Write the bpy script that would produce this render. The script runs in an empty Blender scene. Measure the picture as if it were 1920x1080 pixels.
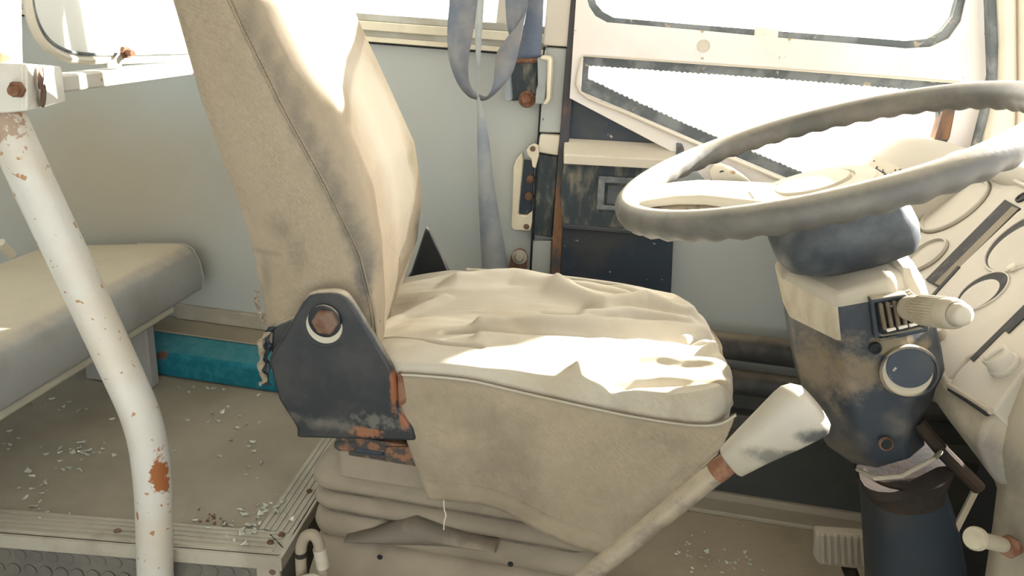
import bpy, bmesh, math, random
from mathutils import Vector, Matrix, noise
from mathutils.geometry import tessellate_polygon
R_ = random.Random(7)
PI = math.pi
SC = bpy.context.scene
COL = SC.collection

# ------------------------------------------------------------------ camera
F = 1450.0
CAMZ = 1.10
AX = Vector((0.98237799, 0.12033144, -0.14301688))   # bus axes seen in camera space (x right, y down, z forward)
AY = Vector((0.17566072, -0.33301653, 0.92641422))
AZ = Vector((0.06384977, -0.93521138, -0.34828562))
C0 = Vector((0, 0, CAMZ))
cam_data = bpy.data.cameras.new('camera')
cam = bpy.data.objects.new('camera', cam_data)
COL.objects.link(cam)
cam_data.sensor_width = 36
cam_data.lens = F / 1920 * 36
cam_data.clip_start = 0.02
rot = Matrix(((AX[0], -AX[1], -AX[2]), (AY[0], -AY[1], -AY[2]), (AZ[0], -AZ[1], -AZ[2])))
cam.matrix_world = Matrix.Translation(C0) @ rot.to_4x4()
SC.camera = cam

# ------------------------------------------------------------------ light
world = bpy.data.worlds.new('sky')
SC.world = world
world.use_nodes = True
wn = world.node_tree
bg = wn.nodes['Background']
bg.inputs[0].default_value = (0.97, 0.985, 1.0, 1)
bg.inputs[1].default_value = 2.9
sun_d = bpy.data.lights.new('sun', 'SUN')
sun_d.energy = 46.0
sun_d.angle = math.radians(0.6)
sun_d.color = (1.0, 0.965, 0.91)
sun = bpy.data.objects.new('sun', sun_d)
COL.objects.link(sun)
SUN_DIR = Vector((-1.0, -0.72, -0.68)).normalized()
sun.rotation_euler = SUN_DIR.to_track_quat('-Z', 'Y').to_euler()
sun.location = (4, 4, 4)
SC.view_settings.view_transform = 'Standard'
SC.view_settings.look = 'None'
SC.view_settings.exposure = 0.0
SC.view_settings.gamma = 1.0
SC.view_settings.use_curve_mapping = False

# ------------------------------------------------------------------ measuring helpers: a sight line cut by a plane of the bus
def ray(px, py):
    c = Vector((px - 960, py - 540, F))
    return Vector((AX.dot(c), AY.dot(c), AZ.dot(c)))
def P(px, py, Y=None, X=None, Z=None):
    r = ray(px, py)
    if Y is not None: t = Y / r.y
    elif X is not None: t = X / r.x
    else: t = (Z - CAMZ) / r.z
    return C0 + r * t
def PN(px, py, p0, n):
    r = ray(px, py); n = Vector(n)
    return C0 + r * ((Vector(p0) - C0).dot(n) / r.dot(n))
def lerp(a, b, t): return a + (b - a) * t
def interp(xs, ys, x):
    if x <= xs[0]: return ys[0]
    for i in range(1, len(xs)):
        if x <= xs[i]:
            return lerp(ys[i-1], ys[i], (x - xs[i-1]) / (xs[i] - xs[i-1]))
    return ys[-1]
def smooth_path(pts, n=8, closed=False):
    pts = [Vector(p) for p in pts]
    out = []
    m = len(pts)
    rng = m if closed else m - 1
    for i in range(rng):
        if closed:
            p0, p1, p2, p3 = pts[(i-1) % m], pts[i], pts[(i+1) % m], pts[(i+2) % m]
        else:
            p1, p2 = pts[i], pts[i+1]
            p0 = pts[i-1] if i else p1 * 2 - p2
            p3 = pts[i+2] if i + 2 < m else p2 * 2 - p1
        for k in range(n):
            t = k / n
            out.append(0.5 * ((2*p1) + (p2-p0)*t + (2*p0-5*p1+4*p2-p3)*t*t + (3*p1-p0-3*p2+p3)*t**3))
    if not closed: out.append(pts[-1])
    return out

# ------------------------------------------------------------------ materials
def M(name, col, rough=0.7, metal=0.0, col2=None, scale=6, thr=(0.42, 0.62), bump=0.0, bscale=150,
      dust=None, spots=(), stretch=(1, 1, 1), weave=0.0, spec=0.35, speck=None):
    m = bpy.data.materials.new(name); m.use_nodes = True
    nt = m.node_tree; N = nt.nodes; L = nt.links
    b = N['Principled BSDF']
    b.inputs['Roughness'].default_value = rough
    b.inputs['Metallic'].default_value = metal
    b.inputs['Specular IOR Level'].default_value = spec
    geo = N.new('ShaderNodeNewGeometry')
    mp = N.new('ShaderNodeMapping'); mp.inputs['Scale'].default_value = stretch
    L.new(geo.outputs['Position'], mp.inputs['Vector'])
    cur = None
    def rgb(c):
        n = N.new('ShaderNodeRGB'); n.outputs[0].default_value = (*c, 1); return n.outputs[0]
    cur = rgb(col)
    def mix(fac, a, c):
        n = N.new('ShaderNodeMix'); n.data_type = 'RGBA'
        L.new(fac, n.inputs['Factor']); L.new(a, n.inputs['A']); L.new(c, n.inputs['B'])
        return n.outputs['Result']
    def ramp(src, lo, hi):
        n = N.new('ShaderNodeMapRange'); n.inputs['From Min'].default_value = lo; n.inputs['From Max'].default_value = hi
        n.interpolation_type = 'SMOOTHSTEP'
        L.new(src, n.inputs['Value']); return n.outputs['Result']
    def nz(sc, det=6, r=0.6, vec=None):
        n = N.new('ShaderNodeTexNoise'); n.inputs['Scale'].default_value = sc; n.inputs['Detail'].default_value = det
        n.inputs['Roughness'].default_value = r
        L.new(vec or mp.outputs[0], n.inputs['Vector']); return n.outputs['Fac']
    if col2:
        cur = mix(ramp(nz(scale), *thr), cur, rgb(col2))
    if speck:
        cur = mix(ramp(nz(speck[1], 3, 0.5), speck[2], speck[2] + 0.05), cur, rgb(speck[0]))
    for (pt, rad, c, k) in spots:
        d = N.new('ShaderNodeVectorMath'); d.operation = 'DISTANCE'
        sb = N.new('ShaderNodeVectorMath'); sb.operation = 'MULTIPLY'
        s3 = rad if isinstance(rad, (tuple, list)) else (rad, rad, rad)
        sb.inputs[1].default_value = tuple(1 / r for r in s3)
        L.new(geo.outputs['Position'], sb.inputs[0])
        L.new(sb.outputs[0], d.inputs[0]); d.inputs[1].default_value = tuple(p / r for p, r in zip(pt, s3))
        ad = N.new('ShaderNodeMath'); ad.operation = 'MULTIPLY_ADD'
        L.new(nz(k[0], 5, 0.7, geo.outputs['Position']), ad.inputs[0]); ad.inputs[1].default_value = k[1]; L.new(d.outputs['Value'], ad.inputs[2])
        f = ramp(ad.outputs[0], 1.0 + k[1] * 0.5, 1.0 + k[1] * 0.5 - k[2])
        mu = N.new('ShaderNodeMath'); mu.operation = 'MULTIPLY'; L.new(f, mu.inputs[0]); mu.inputs[1].default_value = k[3]
        cur = mix(mu.outputs[0], cur, rgb(c))
    if dust:
        sp = N.new('ShaderNodeSeparateXYZ'); L.new(geo.outputs['Normal'], sp.inputs[0])
        ad = N.new('ShaderNodeMath'); ad.operation = 'MULTIPLY_ADD'
        L.new(nz(25, 6, 0.7), ad.inputs[0]); ad.inputs[1].default_value = dust[3] if len(dust) > 3 else 0.5; L.new(sp.outputs['Z'], ad.inputs[2])
        cur = mix(ramp(ad.outputs[0], dust[1], dust[2]), cur, rgb(dust[0]))
    L.new(cur, b.inputs['Base Color'])
    if bump or weave:
        bp = N.new('ShaderNodeBump'); bp.inputs['Distance'].default_value = 0.004 if weave else 0.002
        if weave:
            wv = N.new('ShaderNodeTexWave'); wv.inputs['Scale'].default_value = 260; wv.inputs['Distortion'].default_value = 2
            wv.bands_direction = 'DIAGONAL'
            L.new(geo.outputs['Position'], wv.inputs['Vector'])
            ad = N.new('ShaderNodeMath'); ad.operation = 'MULTIPLY_ADD'
            L.new(wv.outputs['Fac'], ad.inputs[0]); ad.inputs[1].default_value = weave; L.new(nz(bscale), ad.inputs[2])
            L.new(ad.outputs[0], bp.inputs['Height'])
        else:
            L.new(nz(bscale), bp.inputs['Height'])
        bp.inputs['Strength'].default_value = bump
        L.new(bp.outputs[0], b.inputs['Normal'])
    return m

DUST = (0.50, 0.43, 0.32)
m_wall = M('painted_wall', (0.40, 0.435, 0.44), 0.65, col2=(0.41, 0.42, 0.39), scale=1.6, thr=(0.4, 0.65), bump=0.08, bscale=60,
           spots=[(P(200, 330, Y=1.65), (0.5, 1, 0.35), (0.37, 0.33, 0.25), (3, 0.8, 0.9, 0.9))], speck=((0.2, 0.16, 0.12), 60, 0.74))
m_wall_dark = M('dark_lower_wall', (0.05, 0.055, 0.055), 0.7, col2=(0.08, 0.075, 0.06), scale=3)
m_cream = M('cream_paint', (0.60, 0.55, 0.45), 0.55, col2=(0.55, 0.50, 0.42), scale=4, bump=0.1, speck=((0.35, 0.24, 0.12), 45, 0.70))
m_pink = M('dusty_frame_paint', (0.74, 0.70, 0.68), 0.5, col2=(0.70, 0.65, 0.60), scale=5, bump=0.1, speck=((0.4, 0.3, 0.15), 50, 0.69))
m_alu = M('window_aluminium', (0.42, 0.42, 0.38), 0.45, 0.3, col2=(0.35, 0.33, 0.28), scale=12)
m_aluc = M('cream_trim', (0.66, 0.60, 0.46), 0.5, col2=(0.58, 0.52, 0.40), scale=9)
m_seal = M('weathered_rubber', (0.10, 0.115, 0.12), 0.8, col2=(0.20, 0.215, 0.22), scale=20, bump=0.4, bscale=120, speck=((0.34, 0.30, 0.23), 45, 0.66))
m_navy = M('navy_panel', (0.025, 0.037, 0.055), 0.5, col2=(0.05, 0.055, 0.06), scale=8, bump=0.1, speck=((0.4, 0.36, 0.28), 70, 0.70))
m_navydust = M('streaky_dusty_panel', (0.035, 0.048, 0.058), 0.7, col2=(0.21, 0.19, 0.145), scale=38, thr=(0.45, 0.72), stretch=(1, 1, 0.4), bump=0.5, bscale=80)
m_rustpost = M('rusty_post', (0.06, 0.06, 0.07), 0.8, col2=(0.26, 0.13, 0.06), scale=12, thr=(0.42, 0.6), stretch=(1, 1, 0.4), bump=0.4, bscale=90)
m_rust = M('rust', (0.15, 0.065, 0.035), 0.9, col2=(0.22, 0.12, 0.075), scale=60, bump=0.6, bscale=250)
m_rustlite = M('dusty_rust', (0.17, 0.11, 0.08), 0.9, col2=(0.12, 0.06, 0.035), scale=40, bump=0.5, bscale=200)
m_belt = M('seat_belt_webbing', (0.105, 0.13, 0.18), 0.75, col2=(0.21, 0.21, 0.22), scale=9, thr=(0.4, 0.65), bump=0.15, bscale=300)
m_beltlight = M('dusty_belt_webbing', (0.33, 0.35, 0.35), 0.75, col2=(0.24, 0.275, 0.31), scale=7, thr=(0.45, 0.6), bump=0.15, bscale=300)
m_tan = M('platform_dust', (0.33, 0.295, 0.235), 0.85, col2=(0.28, 0.245, 0.19), scale=3, bump=0.3, bscale=250)
m_cabfloor = M('cab_floor_dust', (0.34, 0.285, 0.205), 0.9, col2=(0.29, 0.24, 0.17), scale=5, bump=0.5, bscale=160)
m_nose = M('nosing_aluminium', (0.44, 0.41, 0.34), 0.6, 0.15, col2=(0.36, 0.33, 0.27), scale=10, bump=0.15)
m_riser = M('riser_rubber', (0.16, 0.15, 0.13), 0.75, col2=(0.13, 0.125, 0.11), scale=9, bump=0.2)
m_teal = M('teal_carpet', (0.008, 0.15, 0.21), 0.95, col2=(0.02, 0.20, 0.26), scale=60, bump=1.0, bscale=400, dust=((0.10, 0.27, 0.30), 0.9, 1.5),
           spots=[(P(300, 665, Y=1.5), 0.02, (0.2, 0.06, 0.03), (40, 1.0, 0.5, 0.8))])
m_vinyl = M('grey_vinyl', (0.30, 0.30, 0.29), 0.55, col2=(0.26, 0.25, 0.24), scale=6, bump=0.2, bscale=120,
            dust=((0.50, 0.44, 0.33), 0.75, 1.25, 0.35))
m_lip = M('bench_pan_paint', (0.50, 0.47, 0.38), 0.6, col2=(0.44, 0.41, 0.33), scale=8)
RUSTC = (0.30, 0.11, 0.04)
m_pole = M('chipped_white_paint', (0.56, 0.55, 0.51), 0.38, col2=(0.53, 0.49, 0.41), scale=9, thr=(0.42, 0.68), bump=0.08, bscale=90, spec=0.5,
           speck=((0.36, 0.19, 0.08), 75, 0.655),
           spots=[(P(306, 905, Y=0.905), (0.024, 0.03, 0.042), RUSTC, (60, 1.3, 0.12, 1.0)),
                  (P(309, 960, Y=0.905), (0.010, 0.03, 0.055), RUSTC, (60, 1.3, 0.12, 1.0)),
                  (P(302, 855, Y=0.91), (0.010, 0.02, 0.018), (0.34, 0.17, 0.07), (120, 3.5, 0.2, 0.9)),
                  (P(262, 965, Y=0.91), (0.003, 0.02, 0.01), RUSTC, (60, 1.0, 0.2, 1.0)),
                  (P(15, 232, Y=0.905), (0.04, 0.03, 0.022), (0.26, 0.14, 0.07), (90, 5.0, 0.4, 0.75)),
                  (P(8, 110, Y=0.91), (0.02, 0.03, 0.008), (0.40, 0.18, 0.08), (60, 2.0, 0.4, 0.9))])
m_clamp = M('clamp_paint', (0.66, 0.64, 0.58), 0.4, col2=(0.60, 0.56, 0.47), scale=12, spec=0.5)
TAN = (0.42, 0.35, 0.26)
STN = (0.26, 0.22, 0.17)
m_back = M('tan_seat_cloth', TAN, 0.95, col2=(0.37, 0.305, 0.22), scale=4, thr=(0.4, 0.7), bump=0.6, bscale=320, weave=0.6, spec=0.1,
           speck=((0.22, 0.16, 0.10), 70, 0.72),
           spots=[(P(720, 250, Y=1.2), (0.16, 0.15, 0.30), (0.56, 0.505, 0.41), (10, 0.6, 0.7, 0.85)),  # pale spot painted in to brighten the front face of the backrest
                  (P(535, 430, Y=0.96), (0.035, 0.1, 0.035), STN, (25, 1.5, 0.9, 0.7)),
                  (P(560, 470, Y=0.96), (0.02, 0.1, 0.05), STN, (25, 1.8, 0.9, 0.45)),
                  (P(500, 520, Y=0.96), (0.012, 0.1, 0.05), STN, (25, 1.2, 0.9, 0.6)),
                  (P(485, 470, Y=0.96), (0.05, 0.1, 0.006), STN, (25, 1.2, 0.9, 0.5)),
                  (P(680, 520, Y=0.965), (0.016, 0.06, 0.05), (0.16, 0.15, 0.14), (30, 2.0, 0.9, 0.85)),
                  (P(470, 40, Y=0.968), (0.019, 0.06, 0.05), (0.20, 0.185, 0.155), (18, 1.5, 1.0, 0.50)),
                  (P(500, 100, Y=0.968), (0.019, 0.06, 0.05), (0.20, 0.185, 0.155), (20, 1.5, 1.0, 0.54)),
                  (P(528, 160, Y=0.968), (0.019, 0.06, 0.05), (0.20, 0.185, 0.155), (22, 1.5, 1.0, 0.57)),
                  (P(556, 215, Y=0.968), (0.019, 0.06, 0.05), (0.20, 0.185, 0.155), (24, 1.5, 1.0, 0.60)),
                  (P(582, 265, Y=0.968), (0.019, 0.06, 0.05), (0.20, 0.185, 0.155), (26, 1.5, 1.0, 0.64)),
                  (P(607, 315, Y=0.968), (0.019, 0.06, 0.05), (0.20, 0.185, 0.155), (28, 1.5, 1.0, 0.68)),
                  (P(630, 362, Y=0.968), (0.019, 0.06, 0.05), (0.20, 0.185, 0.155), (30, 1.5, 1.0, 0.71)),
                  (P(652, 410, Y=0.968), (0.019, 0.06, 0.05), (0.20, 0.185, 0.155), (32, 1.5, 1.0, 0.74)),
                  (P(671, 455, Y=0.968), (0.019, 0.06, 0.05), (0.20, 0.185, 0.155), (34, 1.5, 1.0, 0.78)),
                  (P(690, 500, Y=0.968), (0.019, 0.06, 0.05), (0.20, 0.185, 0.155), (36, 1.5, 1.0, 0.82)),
                  (P(788, 445, Y=1.32), (0.03, 0.045, 0.075), (0.17, 0.16, 0.15), (25, 2.0, 1.0, 0.9)),
                  (P(770, 290, Y=1.30), (0.03, 0.05, 0.05), (0.33, 0.28, 0.19), (25, 2.0, 1.0, 0.7)),
                  (P(400, 130, Y=0.96), (0.03, 0.1, 0.12), (0.42, 0.34, 0.25), (10, 1.5, 1.0, 0.6))])
m_cush = M('pale_seat_cloth', (0.60, 0.555, 0.46), 0.95, col2=(0.53, 0.47, 0.36), scale=5, thr=(0.45, 0.7), bump=0.6, bscale=300, weave=0.6, spec=0.1,
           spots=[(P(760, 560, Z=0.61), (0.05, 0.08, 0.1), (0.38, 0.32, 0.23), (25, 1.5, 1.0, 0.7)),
                  (P(1320, 720, Z=0.62), (0.06, 0.03, 0.1), (0.48, 0.36, 0.18), (20, 1.5, 1.0, 0.6))])
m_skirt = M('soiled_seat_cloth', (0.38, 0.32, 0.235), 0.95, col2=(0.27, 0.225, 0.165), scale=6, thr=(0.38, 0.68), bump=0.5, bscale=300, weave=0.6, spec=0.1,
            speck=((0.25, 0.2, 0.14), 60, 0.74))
m_blackmetal = M('black_seat_steel', (0.013, 0.017, 0.022), 0.45, 0.1, col2=(0.03, 0.031, 0.033), scale=14, bump=0.12, bscale=90, spec=0.5,
                 dust=((0.46, 0.41, 0.32), 0.6, 1.2, 0.5), speck=((0.4, 0.36, 0.29), 110, 0.72),
                 spots=[(P(680, 815, Y=0.92), (0.030, 0.03, 0.010), (0.24, 0.095, 0.04), (90, 2.4, 0.4, 0.95)),
                        (P(700, 795, Y=0.92), (0.045, 0.03, 0.014), (0.12, 0.12, 0.105), (80, 3.0, 0.6, 0.8)),
                        (P(737, 725, Y=0.92), (0.009, 0.03, 0.05), (0.24, 0.085, 0.035), (60, 1.6, 0.4, 0.9)),
                        (P(757, 785, Y=0.92), (0.010, 0.03, 0.03), (0.24, 0.09, 0.04), (60, 1.6, 0.4, 0.85)),
                        (P(615, 800, Y=0.92), (0.08, 0.03, 0.016), (0.14, 0.13, 0.11), (40, 2.0, 0.8, 0.7))])
m_bellows = M('dusty_bellows_rubber', (0.27, 0.23, 0.175), 0.85, col2=(0.22, 0.185, 0.14), scale=5, bump=0.12, bscale=90)
m_bellshade = M('bellows_crease_shade', (0.15, 0.13, 0.105), 0.8, col2=(0.24, 0.20, 0.15), scale=10)  # darker copy of the bellows rubber, paints the shade in its creases
m_rim = M('worn_wheel_rubber', (0.085, 0.082, 0.075), 0.5, col2=(0.14, 0.13, 0.11), scale=14, thr=(0.4, 0.65), bump=0.15, bscale=90, spec=0.5,
          dust=((0.42, 0.38, 0.30), 0.55, 1.35, 0.35), speck=((0.4, 0.34, 0.26), 60, 0.74))
m_hub = M('dust_covered_hub', (0.55, 0.50, 0.40), 0.6, col2=(0.50, 0.45, 0.35), scale=8)
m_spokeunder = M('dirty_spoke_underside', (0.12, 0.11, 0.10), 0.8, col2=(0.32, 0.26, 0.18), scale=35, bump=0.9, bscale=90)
m_collar = M('scuffed_blue_black_plastic', (0.012, 0.017, 0.023), 0.55, col2=(0.075, 0.09, 0.10), scale=9, thr=(0.42, 0.75), bump=0.2, bscale=60, spec=0.5,
             dust=((0.42, 0.38, 0.30), 0.95, 1.5, 0.5))
m_column = M('scuffed_column_plastic', (0.022, 0.030, 0.042), 0.5, col2=(0.10, 0.09, 0.075), scale=9, thr=(0.48, 0.7), bump=0.3, bscale=60, spec=0.45,
             dust=((0.48, 0.42, 0.31), 0.75, 1.25, 0.45),
             spots=[(P(1540, 690, Y=0.93), (0.07, 0.08, 0.06), (0.20, 0.16, 0.11), (22, 2.4, 0.8, 0.9)),
                    (P(1620, 695, Y=0.9), (0.05, 0.05, 0.022), (0.17, 0.13, 0.08), (30, 2.4, 0.6, 0.9)),
                    (P(1690, 650, Y=0.9), (0.05, 0.05, 0.016), (0.19, 0.15, 0.09), (30, 2.4, 0.6, 0.9))])
m_coltop = M('column_dust_cap', (0.41, 0.37, 0.295), 0.8, col2=(0.36, 0.325, 0.255), scale=8, bump=0.1, bscale=200)
m_colband = M('column_dust_band', (0.45, 0.40, 0.30), 0.85, col2=(0.37, 0.32, 0.235), scale=30, stretch=(1, 1, 0.3), bump=0.4, bscale=120)
m_pipe = M('lower_column_steel', (0.018, 0.026, 0.036), 0.5, col2=(0.035, 0.035, 0.035), scale=6, spec=0.4)
m_ppipe = M('heater_pipe', (0.03, 0.032, 0.035), 0.6, col2=(0.06, 0.055, 0.05), scale=20, dust=((0.24, 0.20, 0.15), 0.85, 1.35, 0.4))
m_boot = M('dusty_column_boot', (0.026, 0.023, 0.021), 0.95, col2=(0.045, 0.034, 0.027), scale=10, bump=0.3, spec=0.08)
m_dash = M('dusty_dash_plastic', (0.41, 0.38, 0.325), 0.75, col2=(0.37, 0.345, 0.29), scale=5, bump=0.06, bscale=200)
m_dash2 = M('dusty_dash_shell', (0.36, 0.32, 0.25), 0.7, col2=(0.31, 0.27, 0.205), scale=5, bump=0.1,
            spots=[(P(1840, 880, Y=0.8), (0.05, 0.15, 0.07), (0.13, 0.12, 0.11), (16, 1.6, 1.0, 0.9)),
                   (P(1900, 1000, Y=0.75), (0.06, 0.15, 0.12), (0.17, 0.16, 0.14), (20, 2.2, 1.0, 0.85))])
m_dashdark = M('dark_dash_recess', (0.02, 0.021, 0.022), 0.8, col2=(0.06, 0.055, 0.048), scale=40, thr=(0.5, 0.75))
m_dashslot = M('brown_slot_strip', (0.16, 0.13, 0.09), 0.7, col2=(0.13, 0.105, 0.07), scale=10)
m_black = M('underdash_black', (0.012, 0.014, 0.017), 0.8)
m_knob = M('worn_gear_knob', (0.36, 0.325, 0.255), 0.45, col2=(0.36, 0.34, 0.29), scale=12, thr=(0.45, 0.7), bump=0.08, spec=0.5,
           spots=[(P(1535, 812, Y=0.74), (0.03, 0.05, 0.014), (0.05, 0.055, 0.06), (40, 1.0, 0.6, 0.9)),
                  (P(1455, 850, Y=0.74), (0.045, 0.05, 0.016), (0.10, 0.10, 0.09), (40, 1.6, 0.6, 0.8))])
m_knob2 = M('dusty_beige_plastic', (0.38, 0.34, 0.26), 0.6, col2=(0.31, 0.27, 0.20), scale=20)
m_slide = M('grimy_slide_rail', (0.05, 0.047, 0.044), 0.8, col2=(0.20, 0.10, 0.055), scale=45, thr=(0.5, 0.6), bump=0.5)
m_rod = M('worn_steel_rod', (0.30, 0.255, 0.19), 0.55, 0.3, col2=(0.20, 0.17, 0.13), scale=30, bump=0.3, dust=((0.42, 0.36, 0.26), 0.5, 1.1))
m_screen = bpy.data.materials.new('milky_screen')
m_screen.use_nodes = True
_n = m_screen.node_tree.nodes; _l = m_screen.node_tree.links
_tr = _n.new('ShaderNodeBsdfTranslucent'); _tr.inputs[0].default_value = (0.85, 0.85, 0.82, 1)
_mx = _n.new('ShaderNodeMixShader'); _mx.inputs[0].default_value = 0.55
_n['Principled BSDF'].inputs['Base Color'].default_value = (0.85, 0.84, 0.80, 1)
_l.new(_n['Principled BSDF'].outputs[0], _mx.inputs[1]); _l.new(_tr.outputs[0], _mx.inputs[2])
_l.new(_mx.outputs[0], _n['Material Output'].inputs[0])
def glassmat(name, tint):
    m = bpy.data.materials.new(name); m.use_nodes = True
    n = m.node_tree.nodes; l = m.node_tree.links
    n.remove(n['Principled BSDF'])
    t = n.new('ShaderNodeBsdfTransparent'); t.inputs[0].default_value = (*tint, 1)
    g = n.new('ShaderNodeBsdfGlossy'); g.inputs['Roughness'].default_value = 0.03
    x = n.new('ShaderNodeMixShader'); x.inputs[0].default_value = 0.06; l.new(t.outputs[0], x.inputs[1]); l.new(g.outputs[0], x.inputs[2])
    l.new(x.outputs[0], n['Material Output'].inputs[0])
    return m
m_glass = glassmat('window_glass', (0.95, 0.97, 0.96))
m_dustglass = bpy.data.materials.new('dusty_glass'); m_dustglass.use_nodes = True
_n = m_dustglass.node_tree.nodes; _l = m_dustglass.node_tree.links
_tr = _n.new('ShaderNodeBsdfTranslucent'); _tr.inputs[0].default_value = (0.9, 0.88, 0.84, 1)
_tp = _n.new('ShaderNodeBsdfTransparent'); _tp.inputs[0].default_value = (0.95, 0.95, 0.93, 1)
_mx = _n.new('ShaderNodeMixShader'); _mx.inputs[0].default_value = 0.76
_l.new(_tp.outputs[0], _mx.inputs[1]); _l.new(_tr.outputs[0], _mx.inputs[2]); _l.new(_mx.outputs[0], _n['Material Output'].inputs[0])
m_shard = M('shattered_glass', (0.42, 0.43, 0.37), 0.12, spec=0.9, col2=(0.55, 0.56, 0.50), scale=40)
m_crumb = M('rust_flake', (0.16, 0.08, 0.045), 0.9)
m_sand = M('bright_sand', (0.75, 0.70, 0.60), 0.9, col2=(0.7, 0.64, 0.54), scale=1)
m_head = M('headliner', (0.42, 0.40, 0.36), 0.9)
m_print = M('sticker_print', (0.05, 0.05, 0.05), 0.7)

# ------------------------------------------------------------------ mesh helpers
ROOTS = {}
def finish(o, label=None, cat=None, group=None, kind=None):
    if label: o['label'] = label
    if cat: o['category'] = cat
    if group: o['group'] = group
    if kind: o['kind'] = kind
    return o
def thing(name, loc, label, cat, group=None, kind=None):
    o = bpy.data.objects.new(name, None); o.empty_display_size = 0.05
    COL.objects.link(o); o.location = loc
    ROOTS[o.name] = Vector(loc)
    return finish(o, label, cat, group, kind)
def world_loc(o):
    v = Vector((0, 0, 0))
    while o is not None:
        v += Vector(o.location); o = o.parent
    return v
def obj(name, vf, mat, parent=None, smooth=True, bevel=0, seg=2, solid=0, sub=0, angle=35, **tags):
    verts, faces = vf[0], vf[1]
    off = world_loc(parent) if parent else None
    if parent is None:
        xs = [v[0] for v in verts]; ys = [v[1] for v in verts]; zs = [v[2] for v in verts]
        off = Vector(((min(xs)+max(xs))/2, (min(ys)+max(ys))/2, min(zs)))
    me = bpy.data.meshes.new(name)
    me.from_pydata([Vector(v) - off for v in verts], [], faces)
    mats = mat if isinstance(mat, (list, tuple)) else [mat]
    for m in mats: me.materials.append(m)
    if len(vf) > 2:
        for p, i in zip(me.polygons, vf[2]): p.material_index = i
    bm = bmesh.new(); bm.from_mesh(me)
    bmesh.ops.remove_doubles(bm, verts=bm.verts, dist=1e-5)
    bmesh.ops.recalc_face_normals(bm, faces=bm.faces)
    bm.to_mesh(me); bm.free()
    if smooth:
        me.shade_smooth()
        me.set_sharp_from_angle(angle=math.radians(angle))
    o = bpy.data.objects.new(name, me)
    COL.objects.link(o)
    if parent is None: o.location = off
    else: o.parent = parent
    if solid:
        s = o.modifiers.new('solid', 'SOLIDIFY'); s.thickness = solid; s.offset = 0
    if bevel:
        b = o.modifiers.new('bevel', 'BEVEL'); b.width = bevel; b.segments = seg; b.limit_method = 'ANGLE'; b.angle_limit = math.radians(30)
        b.harden_normals = False
    if sub:
        s = o.modifiers.new('sub', 'SUBSURF'); s.levels = sub; s.render_levels = sub
    return finish(o, **tags)
def join(*vfs):
    V, Fc, Mi = [], [], []
    for k, vf in enumerate(vfs):
        o = len(V); V += [Vector(v) for v in vf[0]]; Fc += [[i + o for i in f] for f in vf[1]]
        Mi += vf[2] if len(vf) > 2 else [0] * len(vf[1])
    return V, Fc, Mi
def box(x0, x1, y0, y1, z0, z1):
    v = [(x, y, z) for x in (x0, x1) for y in (y0, y1) for z in (z0, z1)]
    return v, [(0,1,3,2),(4,6,7,5),(0,4,5,1),(2,3,7,6),(0,2,6,4),(1,5,7,3)]
def loft(rings, cap=True, closed=True):
    n = len(rings[0]); V = [Vector(p) for r in rings for p in r]; Fc = []
    for i in range(len(rings) - 1):
        for j in range(n if closed else n - 1):
            k = (j + 1) % n
            Fc.append((i*n+j, i*n+k, (i+1)*n+k, (i+1)*n+j))
    if cap:
        Fc.append(tuple(range(n - 1, -1, -1))); Fc.append(tuple((len(rings)-1)*n + j for j in range(n)))
    return V, Fc
def frame_for(t, up=Vector((0, 0, 1))):
    t = t.normalized()
    a = up if abs(t.dot(up)) < 0.95 else Vector((1, 0, 0))
    u = t.cross(a).normalized(); v = u.cross(t).normalized()
    return u, v
def tube(path, r, n=14, cap=True):
    path = [Vector(p) for p in path]; rings = []
    u = None
    for i, p in enumerate(path):
        a = path[max(i-1, 0)]; b = path[min(i+1, len(path)-1)]
        t = (b - a).normalized()
        if u is None: u, v = frame_for(t)
        else:
            u = (u - t * u.dot(t)).normalized(); v = t.cross(u)
        v = t.cross(u).normalized()
        rr = r[i] if isinstance(r, (list, tuple)) else r
        rings.append([p + (u*math.cos(2*PI*k/n) + v*math.sin(2*PI*k/n)) * rr for k in range(n)])
    return loft(rings, cap)
def cyl(a, b, r, n=20): return tube([a, b], r, n)
def lathe(c, axis, prof, n=32, cap=True):
    axis = Vector(axis).normalized(); u, v = frame_for(axis); c = Vector(c)
    return loft([[c + axis*h + (u*math.cos(2*PI*k/n) + v*math.sin(2*PI*k/n)) * r for k in range(n)] for r, h in prof], cap)
def hexbolt(c, axis, r, h): return lathe(c, axis, [(r, 0), (r, h*0.8), (r*0.85, h)], n=6)
def prism(poly, vec, holes=()):
    loops = [list(map(Vector, poly))] + [list(map(Vector, h)) for h in holes]
    flat = [p for l in loops for p in l]; n = len(flat); vec = Vector(vec)
    if holes:
        tris = [tuple(t) for t in tessellate_polygon(loops)]
        idx = {}
    else:
        tris = [tuple(range(n))]
    V = flat + [p + vec for p in flat]
    Fc = [t for t in tris] + [tuple(i + n for i in reversed(t)) for t in tris]
    o = 0
    for l in loops:
        m = len(l)
        for j in range(m):
            a, b = o + j, o + (j + 1) % m
            Fc.append((a, b, b + n, a + n))
        o += m
    return V, Fc
def plate(px, Y, thick, holes=()):
    """outline measured at depth Y, given thickness away from the viewer's side of the wall"""
    f = lambda e: Vector((e[1], Y, e[2])) if len(e) == 3 else P(e[0], e[1], Y=Y)
    return prism([f(e) for e in px], (0, thick, 0), [[f(e) for e in h] for h in holes])
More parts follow.
